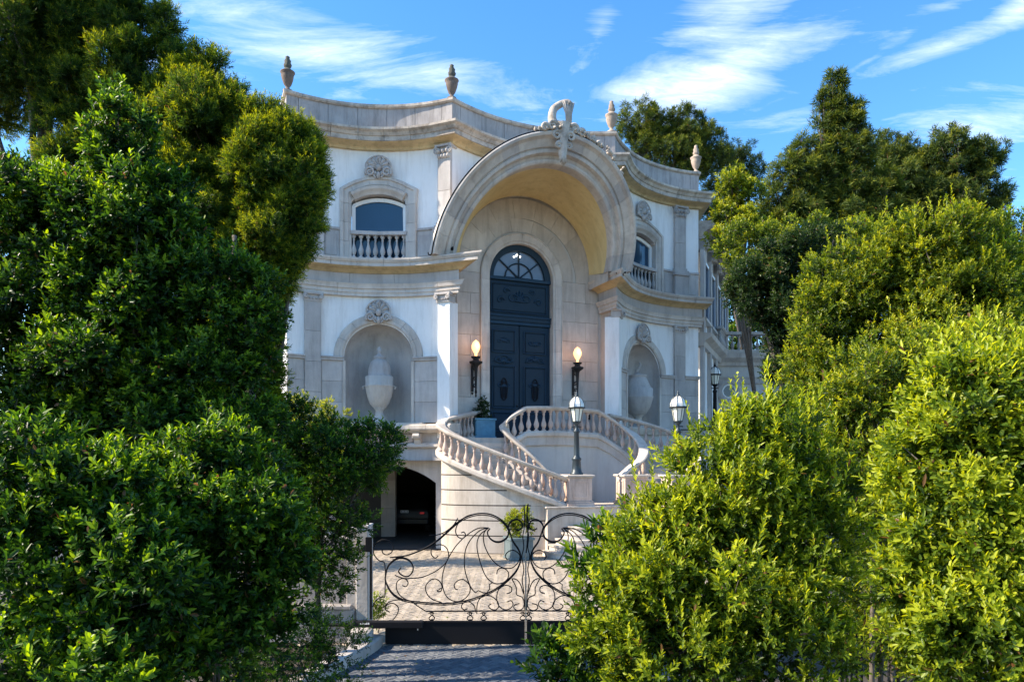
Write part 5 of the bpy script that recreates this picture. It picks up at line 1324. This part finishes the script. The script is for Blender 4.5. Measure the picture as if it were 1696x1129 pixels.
plant('podocarpus_tree', 'fern-pine with golden tips between the twin-topped tree and the mansion', 'tree', G(372, 10.03), [Bp(352, 160, 34, 46, 10.03), Bp(380, 170, 22, 34, 10.03), Bp(350, 250, 75, 80, 10.03), Bp(400, 215, 40, 50, 10.03), Bp(370, 360, 90, 90, 10.18), Bp(335, 108, 16, 28, 10.03), Bp(345, 470, 85, 95, 10.26), Bp(310, 200, 50, 60, 10.1), Bp(300, 330, 80, 80, 10.3), Bp(400, 320, 50, 60, 10), Bp(350, 610, 75, 90, 10.2)], 30000, PODO, .066, .011, 14, .13, .95, .0, .30, trunk=.10, age=.46, up=.55, limbs=5)
plant('podocarpus_tree', 'rightmost fern-pine of the left group, its golden crown overlapping the facade', 'tree', G(412, 9.73), [Bp(436, 208, 25, 30, 9.73), Bp(474, 235, 32, 34, 9.73), Bp(508, 255, 20, 26, 9.73), Bp(488, 305, 44, 55, 9.73), Bp(440, 300, 60, 70, 9.73), Bp(462, 370, 58, 58, 9.73), Bp(446, 430, 40, 52, 9.73), Bp(418, 450, 50, 66, 9.73), Bp(402, 550, 46, 70, 9.73), Bp(440, 640, 20, 40, 9.73)], 23000, PODO, .063, .0105, 14, .13, .95, .0, .30, trunk=.085, age=.50, up=.5, limbs=5)
plant('laurel_tree', 'tall broad-leaved laurel with an upright shoot in front of the fern-pines', 'tree', G(190, 8), [Bp(200, 250, 38, 80, 8), Bp(175, 350, 60, 80, 8), Bp(240, 380, 70, 70, 8), Bp(275, 350, 32, 50, 8), Bp(210, 480, 90, 90, 8.09), Bp(280, 480, 45, 80, 8.09), Bp(170, 610, 100, 90, 8.18), Bp(270, 620, 60, 80, 8.18), Bp(110, 400, 70, 80, 8.2), Bp(250, 700, 110, 50, 8.2)], 10500, LAUREL, .072, .028, 9, .13, .95, .0, .34, quad=False, trunk=.08, age=.40, agev=.24, dens=.8, shoots=60, limbs=4)
plant('laurel_tree', 'shaded laurel mass against the left edge of the picture at mid height', 'tree', G(20, 8.35), [Bp(20, 380, 90, 90, 8.35), Bp(90, 470, 80, 80, 8.35), Bp(20, 560, 100, 90, 8.35), Bp(110, 640, 80, 70, 8.35), Bp(-10, 330, 50, 45, 8.53), Bp(110, 350, 50, 50, 8.61), Bp(60, 700, 100, 60, 8.4), Bp(160, 730, 100, 50, 8.4)], 7800, LAUREL, .072, .028, 9, .13, .95, .0, .34, quad=False, trunk=.08, age=.30, agev=.22, dens=.8, shoots=20, limbs=4)
plant('laurel_tree', 'bushy laurel with bare stems standing left of the clipped standard', 'tree', G(400, 8.21), [Bp(355, 480, 55, 70, 8.21), Bp(350, 600, 60, 70, 8.21), Bp(420, 690, 40, 40, 8.21), Bp(415, 500, 34, 56, 8.21), Bp(400, 580, 45, 50, 8.2), Bp(330, 720, 90, 40, 8.2), Bp(420, 740, 60, 50, 8.3)], 4600, LAUREL, .065, .024, 9, .12, .95, .0, .34, trunk=.05, age=.42, limbs=4)
plant('yellow_green_shrub', 'bright yellow-green shrub catching the sun beside the mansion corner', 'shrub', G(500, 19.5), [Bp(500, 700, 55, 38, 19.5), Bp(450, 715, 40, 40, 19.5), Bp(550, 700, 30, 25, 19.5), Bp(490, 800, 80, 80, 19.5)], 3600, FICUS, .07, .03, 8, .10, clump=.36, age=.75, trunk=.05, limbs=2)
plant('cherry_laurel', 'large glossy laurel in the bottom left corner, nearest the camera', 'shrub', G(80, 5.6), [Bp(60, 822, 95, 90, 5.6), Bp(-20, 790, 75, 75, 5.8), Bp(150, 835, 75, 75, 5.6), Bp(40, 950, 150, 110, 5.5), Bp(190, 960, 110, 110, 5.5), Bp(80, 1110, 200, 90, 5.4)], 4000, LAUREL, .074, .028, 10, leaf_parts=290, stem=.14, spread=.95, droop=.0, clump=.30, quad=False, agev=.24, dens=.74, age=.44, shoots=60, limbs=4, trunk=.04, shoot_len=.22)
plant('cherry_laurel', 'dark glossy laurel between the corner laurel and the clipped standard', 'shrub', G(360, 6.4), [Bp(330, 820, 85, 75, 6.4), Bp(420, 840, 70, 65, 6.4), Bp(262, 800, 50, 55, 6.4), Bp(335, 920, 115, 110, 6.4), Bp(438, 930, 52, 105, 6.5), Bp(310, 1060, 125, 90, 6.4), Bp(370, 752, 42, 36, 6.5)], 4800, LAUREL, .070, .026, 10, leaf_parts=290, stem=.14, spread=.95, droop=.0, clump=.30, quad=False, agev=.24, dens=.74, age=.40, shoots=50, limbs=4, trunk=.04, shoot_len=.2)
plant('standard_tree', 'small round-headed standard tree on a thin pale trunk beside the gate pier', 'tree', G(522, 10.2), [Bp(560, 760, 75, 75, 10.2), Bp(620, 755, 38, 50, 10.2), Bp(500, 740, 60, 60, 10.2), Bp(540, 850, 62, 70, 10.2), Bp(540, 930, 48, 50, 10.3), Bp(490, 830, 50, 60, 10.3), Bp(480, 700, 45, 35, 10.3)], 5200, LAUREL, .058, .022, 9, .10, .95, .0, .34, quad=True, age=.38, trunk=.055, limbs=5, shoots=30, shoot_len=.2)
plant('ground_shrub', 'low small-leaved ground cover at the foot of the standard tree', 'shrub', G(520, 8.9), [Bp(480, 1090, 70, 50, 8.9), Bp(560, 1090, 48, 45, 8.9), Bp(520, 1060, 50, 40, 9.2), Bp(420, 1110, 70, 50, 8.7)], 2200, LAUREL, .035, .016, 8, .08, clump=.4, age=.45, trunk=.02, limbs=2)
plant('weed_clump', 'small leafy weed growing behind the gate at its left hinge', 'weed', G(626, 12.4), [Bp(626, 1005, 12, 22, 12.4)], 120, LAURELY, .06, .022, 7, .1, clump=.5, age=.5, trunk=.01, limbs=1)
# bare stems seen under the fern-pines
for i, (x, y0, y1, D, lab) in enumerate(((372, 590, 760, 9.0, 'thin bare trunk left of two, seen under the fern-pines'), (410, 575, 750, 9.4, 'thicker mottled trunk right of two, seen under the fern-pines'))):
    a, b = P(x, y1, D), P(x + 3, y0, D); mb = MB(); mb.tube([Vector((a.x, a.y, 0)), a, a.lerp(b, .5) + Vector((.03, 0, 0)), b, b + Vector((.1, 0, 1.5))], [.07, .055 + .02 * i, .05 + .02 * i, .045 + .015 * i, .03], 8)
    tag(mb.build('tree_trunk', BARK, None, True), lab, 'tree trunk')

# ---- right side plants
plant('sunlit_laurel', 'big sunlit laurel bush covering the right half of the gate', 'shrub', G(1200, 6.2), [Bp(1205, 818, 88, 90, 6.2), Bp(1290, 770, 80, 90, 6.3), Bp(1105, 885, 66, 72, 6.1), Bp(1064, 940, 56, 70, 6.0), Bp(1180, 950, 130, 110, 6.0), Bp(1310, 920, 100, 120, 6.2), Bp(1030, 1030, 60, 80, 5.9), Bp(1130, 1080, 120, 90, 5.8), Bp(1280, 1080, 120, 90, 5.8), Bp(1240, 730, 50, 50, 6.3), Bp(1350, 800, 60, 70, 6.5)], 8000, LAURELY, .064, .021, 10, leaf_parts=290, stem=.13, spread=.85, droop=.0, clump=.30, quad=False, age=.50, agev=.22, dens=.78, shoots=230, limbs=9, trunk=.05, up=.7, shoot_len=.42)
plant('young_laurel', 'young laurel sapling with upright leaves left of the big sunlit bush', 'shrub', G(995, 6.6), [Bp(1000, 950, 30, 60, 6.6), Bp(992, 1040, 24, 40, 6.6)], 130, LAUREL, .095, .032, 10, .16, .8, .0, .5, quad=False, age=.35, limbs=5, trunk=.02, up=.8)
plant('young_laurel', 'shaded laurel sprouts at the bottom centre in front of the gate', 'shrub', G(940, 6.3), [Bp(920, 1110, 40, 35, 6.3), Bp(975, 1110, 40, 50, 6.2), Bp(910, 1070, 14, 24, 6.3)], 190, LAUREL, .085, .030, 9, .14, .85, .0, .45, quad=False, age=.35, limbs=3, trunk=.02, up=.7)
plant('hedge_bush', 'tall fine-leaved hedge bush right of the sunlit laurel, bare at its base', 'hedge', G(1480, 7.2), [Bp(1440, 640, 60, 60, 7.2), Bp(1500, 620, 60, 50, 7.3), Bp(1425, 740, 50, 80, 7.2), Bp(1475, 730, 50, 60, 7.6), Bp(1415, 880, 40, 90, 7.2), Bp(1400, 690, 40, 60, 7.4), Bp(1520, 1080, 40, 40, 7.3), Bp(1420, 1040, 30, 60, 7.3), Bp(1500, 860, 45, 110, 8.6), Bp(1480, 1010, 60, 80, 8.8), Bp(1560, 610, 60, 50, 7.4), Bp(1620, 600, 70, 50, 7.6), Bp(1690, 590, 50, 50, 7.6), Bp(1540, 700, 50, 80, 7.3), Bp(1380, 760, 30, 60, 7.4)], 9500, FICUS, .050, .018, 9, .11, .85, .0, .32, quad=True, age=.50, agev=.2, shoots=60, limbs=9, trunk=.05, up=.6)
HB = [o for o in bpy.data.objects if o.name.startswith('hedge_bush')][0]
for i in range(6):
    bx_ = 1438 + i * 17 + rnd.uniform(-5, 5); D_ = 7.0 + .15 * (i % 3); a = Vector(G(bx_, D_)); b = P(bx_ + rnd.uniform(-25, 12), 720 + 30 * (i % 2), D_ + .1); m_ = a.lerp(b, .5) + Vector((rnd.uniform(-.06, .06), 0, 0)); mb = MB()
    sp_ = [Vector(p) for p in spl([tuple(a), tuple(m_), tuple(b)], 6)]; mb.tube(sp_, [.03 - .018 * k / 12 for k in range(13)], 6)
    for k in range(22):
        q = sp_[rnd.randint(1, 11)]; e = q + Vector((rnd.uniform(-.22, .22), rnd.uniform(-.12, .12), rnd.uniform(.02, .30))); mb.tube([q, q.lerp(e, .6) + Vector((0, 0, -.02)), e], [.007, .005, .003], 4)
    mb.build('stem', BARK, HB, True)
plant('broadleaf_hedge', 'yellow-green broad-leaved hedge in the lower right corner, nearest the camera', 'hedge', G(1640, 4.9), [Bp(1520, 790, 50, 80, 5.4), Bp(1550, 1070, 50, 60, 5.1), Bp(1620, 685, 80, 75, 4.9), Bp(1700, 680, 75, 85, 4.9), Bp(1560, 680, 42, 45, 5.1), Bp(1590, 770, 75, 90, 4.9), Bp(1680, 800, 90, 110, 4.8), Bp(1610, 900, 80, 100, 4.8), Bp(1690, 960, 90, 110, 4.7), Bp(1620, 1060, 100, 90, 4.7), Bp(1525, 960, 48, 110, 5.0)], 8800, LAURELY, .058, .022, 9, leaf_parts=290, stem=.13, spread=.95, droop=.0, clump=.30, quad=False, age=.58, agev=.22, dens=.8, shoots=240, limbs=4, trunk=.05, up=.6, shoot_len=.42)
plant('tall_hedge', 'tall sunlit ficus hedge behind the right shrubs, its left face rounded', 'hedge', G(1440, 10.5), [Bp(1400, 470, 55, 70, 10.5), Bp(1460, 430, 60, 60, 10.5), Bp(1370, 560, 55, 80, 10.5), Bp(1450, 540, 80, 90, 10.6), Bp(1400, 660, 90, 80, 10.6), Bp(1530, 450, 60, 60, 10.5), Bp(1350, 620, 40, 60, 10.6), Bp(1500, 640, 80, 70, 10.6), Bp(1490, 500, 60, 70, 10.5)], 11500, FICUS, .058, .022, 9, .11, .9, .0, .32, age=.50, agev=.18, shoots=150, limbs=3, trunk=.08, up=.6, shoot_len=.35)
plant('tall_hedge', 'tall ficus hedge with a pointed yellow top at the right of the hedge row', 'hedge', G(1590, 10.0), [Bp(1580, 400, 34, 60, 10), Bp(1600, 480, 60, 70, 10), Bp(1560, 520, 60, 60, 10), Bp(1650, 500, 60, 60, 10.1), Bp(1690, 480, 40, 50, 10.2), Bp(1620, 590, 90, 60, 10), Bp(1530, 580, 70, 60, 10), Bp(1640, 430, 40, 50, 10.1), Bp(1530, 420, 45, 50, 10), Bp(1680, 590, 60, 60, 10)], 11500, FICUS, .058, .022, 9, .11, .9, .0, .32, age=.52, agev=.18, shoots=170, limbs=3, trunk=.08, up=.6, shoot_len=.35)
plant('oak_tree', 'dark spreading oak between the mansion wing and the tall hedge', 'tree', G(1335, 19), [Bp(1298, 440, 55, 46, 19), Bp(1271, 490, 39, 40, 19), Bp(1341, 545, 64, 73, 19), Bp(1318, 610, 37, 55, 19), Bp(1341, 670, 46, 64, 19), Bp(1371, 420, 54, 36, 19), Bp(1316, 520, 40, 41, 19), Bp(1396, 480, 45, 55, 18), Bp(1248, 478, 36, 46, 19)], 12500, DARKL, .085, .040, 7, .14, clump=.30, age=.42, agev=.2, trunk=.2, limbs=4, shoots=40)
plant('oak_tree', 'sunny oak crown behind the dark oak, above the tall hedge', 'tree', G(1300, 24), [Bp(1270, 425, 70, 38, 24), Bp(1340, 410, 60, 35, 24), Bp(1420, 420, 60, 40, 24)], 5200, FICUS, .10, .045, 7, .14, clump=.34, age=.42, trunk=.2, limbs=3)
def pine(name, lab, base, blobs, n, age=.42, D=30, **k):
    return plant(name, lab, 'tree', base, blobs, n, PINE, .24, .030, 12, .16, 1.1, .0, .36, age=age, agev=.16, trunk=.22, up=.5, limbs=5, dens=.62, **k)
pine('pine_tree', 'spire-topped pine, tallest on the right skyline', G(1385, 30), [Bp(1383, 145, 13, 22, 30), Bp(1386, 175, 14, 18, 30), Bp(1363, 163, 8, 9, 30), Bp(1412, 190, 16, 22, 30), Bp(1366, 205, 18, 20, 30), Bp(1400, 215, 22, 22, 30), Bp(1345, 250, 26, 22, 30), Bp(1385, 255, 26, 24, 30), Bp(1425, 255, 28, 28, 30), Bp(1315, 290, 30, 28, 30), Bp(1360, 305, 30, 28, 30), Bp(1410, 310, 34, 30, 30), Bp(1285, 340, 30, 30, 30), Bp(1330, 355, 34, 30, 30), Bp(1390, 360, 40, 34, 30), Bp(1450, 330, 34, 40, 30), Bp(1275, 385, 26, 20, 30)], 8500, .46)
pine('round_pine', 'rounded dark pine directly right of the spire-topped pine', G(1500, 34), [Bp(1470, 270, 34, 34, 34), Bp(1500, 262, 34, 30, 34), Bp(1530, 290, 34, 36, 34), Bp(1490, 320, 50, 40, 34), Bp(1520, 370, 50, 36, 34), Bp(1460, 370, 40, 36, 34)], 6500, .36)
pine('round_pine', 'rounded pine at the right end of the skyline trees', G(1590, 33), [Bp(1580, 255, 36, 34, 33), Bp(1615, 270, 30, 34, 33), Bp(1600, 310, 46, 40, 33), Bp(1550, 330, 40, 40, 33), Bp(1625, 360, 38, 36, 33), Bp(1580, 390, 50, 36, 33), Bp(1645, 385, 18, 22, 33)], 6500, .36)
pine('umbrella_pine', 'open umbrella pine behind the parapet between the two right urns', G(1100, 40), [Bp(1058, 205, 32, 26, 40), Bp(1095, 205, 26, 22, 40), Bp(1130, 212, 32, 24, 40), Bp(1110, 250, 40, 30, 40), Bp(1150, 235, 30, 26, 40), Bp(1180, 250, 34, 26, 40), Bp(1075, 245, 30, 26, 40), Bp(1140, 275, 30, 20, 40)], 5600, .46)
pine('umbrella_pine', 'bluish thin pine behind the right end of the parapet', G(1262, 42), [Bp(1195, 285, 34, 30, 42), Bp(1225, 270, 26, 22, 42), Bp(1245, 285, 18, 20, 42), Bp(1185, 330, 30, 26, 42), Bp(1215, 325, 30, 26, 42), Bp(1170, 355, 22, 22, 42), Bp(1190, 380, 20, 14, 42)], 3000, .22, fill=.1)
plant('yellow_pine', 'small yellow-green tree in the gap between the parapet end and the spire pine', 'tree', G(1265, 26), [Bp(1212, 310, 20, 20, 26), Bp(1240, 325, 20, 18, 26), Bp(1205, 350, 20, 16, 26), Bp(1240, 370, 28, 20, 26), Bp(1200, 395, 24, 18, 26)], 1500, FICUS, .13, .04, 9, .14, clump=.4, age=.6, trunk=.12, limbs=4)
plant('background_tree', 'mid-green tree glimpsed behind the balcony balustrade of the right wing', 'tree', G(1250, 46), [Bp(1225, 520, 34, 60, 46), Bp(1270, 540, 40, 70, 46), Bp(1215, 590, 40, 40, 46)], 3200, LAUREL, .20, .08, 7, .2, clump=.4, age=.45, trunk=.2, limbs=2)
plant('blue_gum', 'pale leafy tree cut by the right edge, above the hedge', 'tree', G(1700, 22), [Bp(1695, 375, 24, 32, 22), Bp(1668, 420, 18, 20, 22), Bp(1700, 440, 40, 40, 22)], 1300, LAUREL, .11, .04, 7, .14, clump=.4, age=.4, trunk=.1, limbs=3, fill=.1)
# small picket fence and pot glimpsed in the shrubbery, lower right
root = thing('picket_fence', 'short dark metal picket fence low between the right shrubs', 'fence', (G(1400, 6.9)[0], 6.9, 0))
for i in range(6):
    x = G(1385, 6.9)[0] + i * .048; mb = MB(); mb.box(x, x + .016, 6.9, 6.92, .3, 1.40 - .012 * i); mb.build('picket', IRON, root)
mb = MB(); mb.box(G(1383, 6.9)[0], G(1383, 6.9)[0] + .29, 6.93, 6.95, 1.2, 1.23); mb.build('rail', IRON, root)

n_ = 420; xx = rng.uniform(-2.6, 4.5, n_); yy = rng.uniform(9.2, 21.5, n_); ok = (yy > 11.9) | ((np.abs(xx) < 2.2) & (yy < 11.4)); xx, yy = xx[ok], yy[ok]
pos = np.stack([xx, yy, np.array([ground_z(a, b) for a, b in zip(xx, yy)]) + .012], 1); dr = rng.normal(size=pos.shape) * np.array([1, 1, .12]); nr = np.tile([0, 0, 1.0], (len(pos), 1)) + rng.normal(0, .2, pos.shape)
V, Fa, A_ = leaves(pos, dr, nr, rng.uniform(.03, .07, len(pos)), rng.uniform(.015, .03, len(pos)), np.where(rng.uniform(size=len(pos)) < .6, 0, .6)); lo = bpy.data.objects.new('fallen_leaves', fast_mesh('fallen_leaves', V, Fa, A_, LAUREL, (0, 0, 0))); link(lo); lo['kind'] = 'stuff'; lo['label'] = 'fallen leaves scattered over the driveway paving'; lo['category'] = 'leaf litter'
print('foliage triangles', TRI[0])
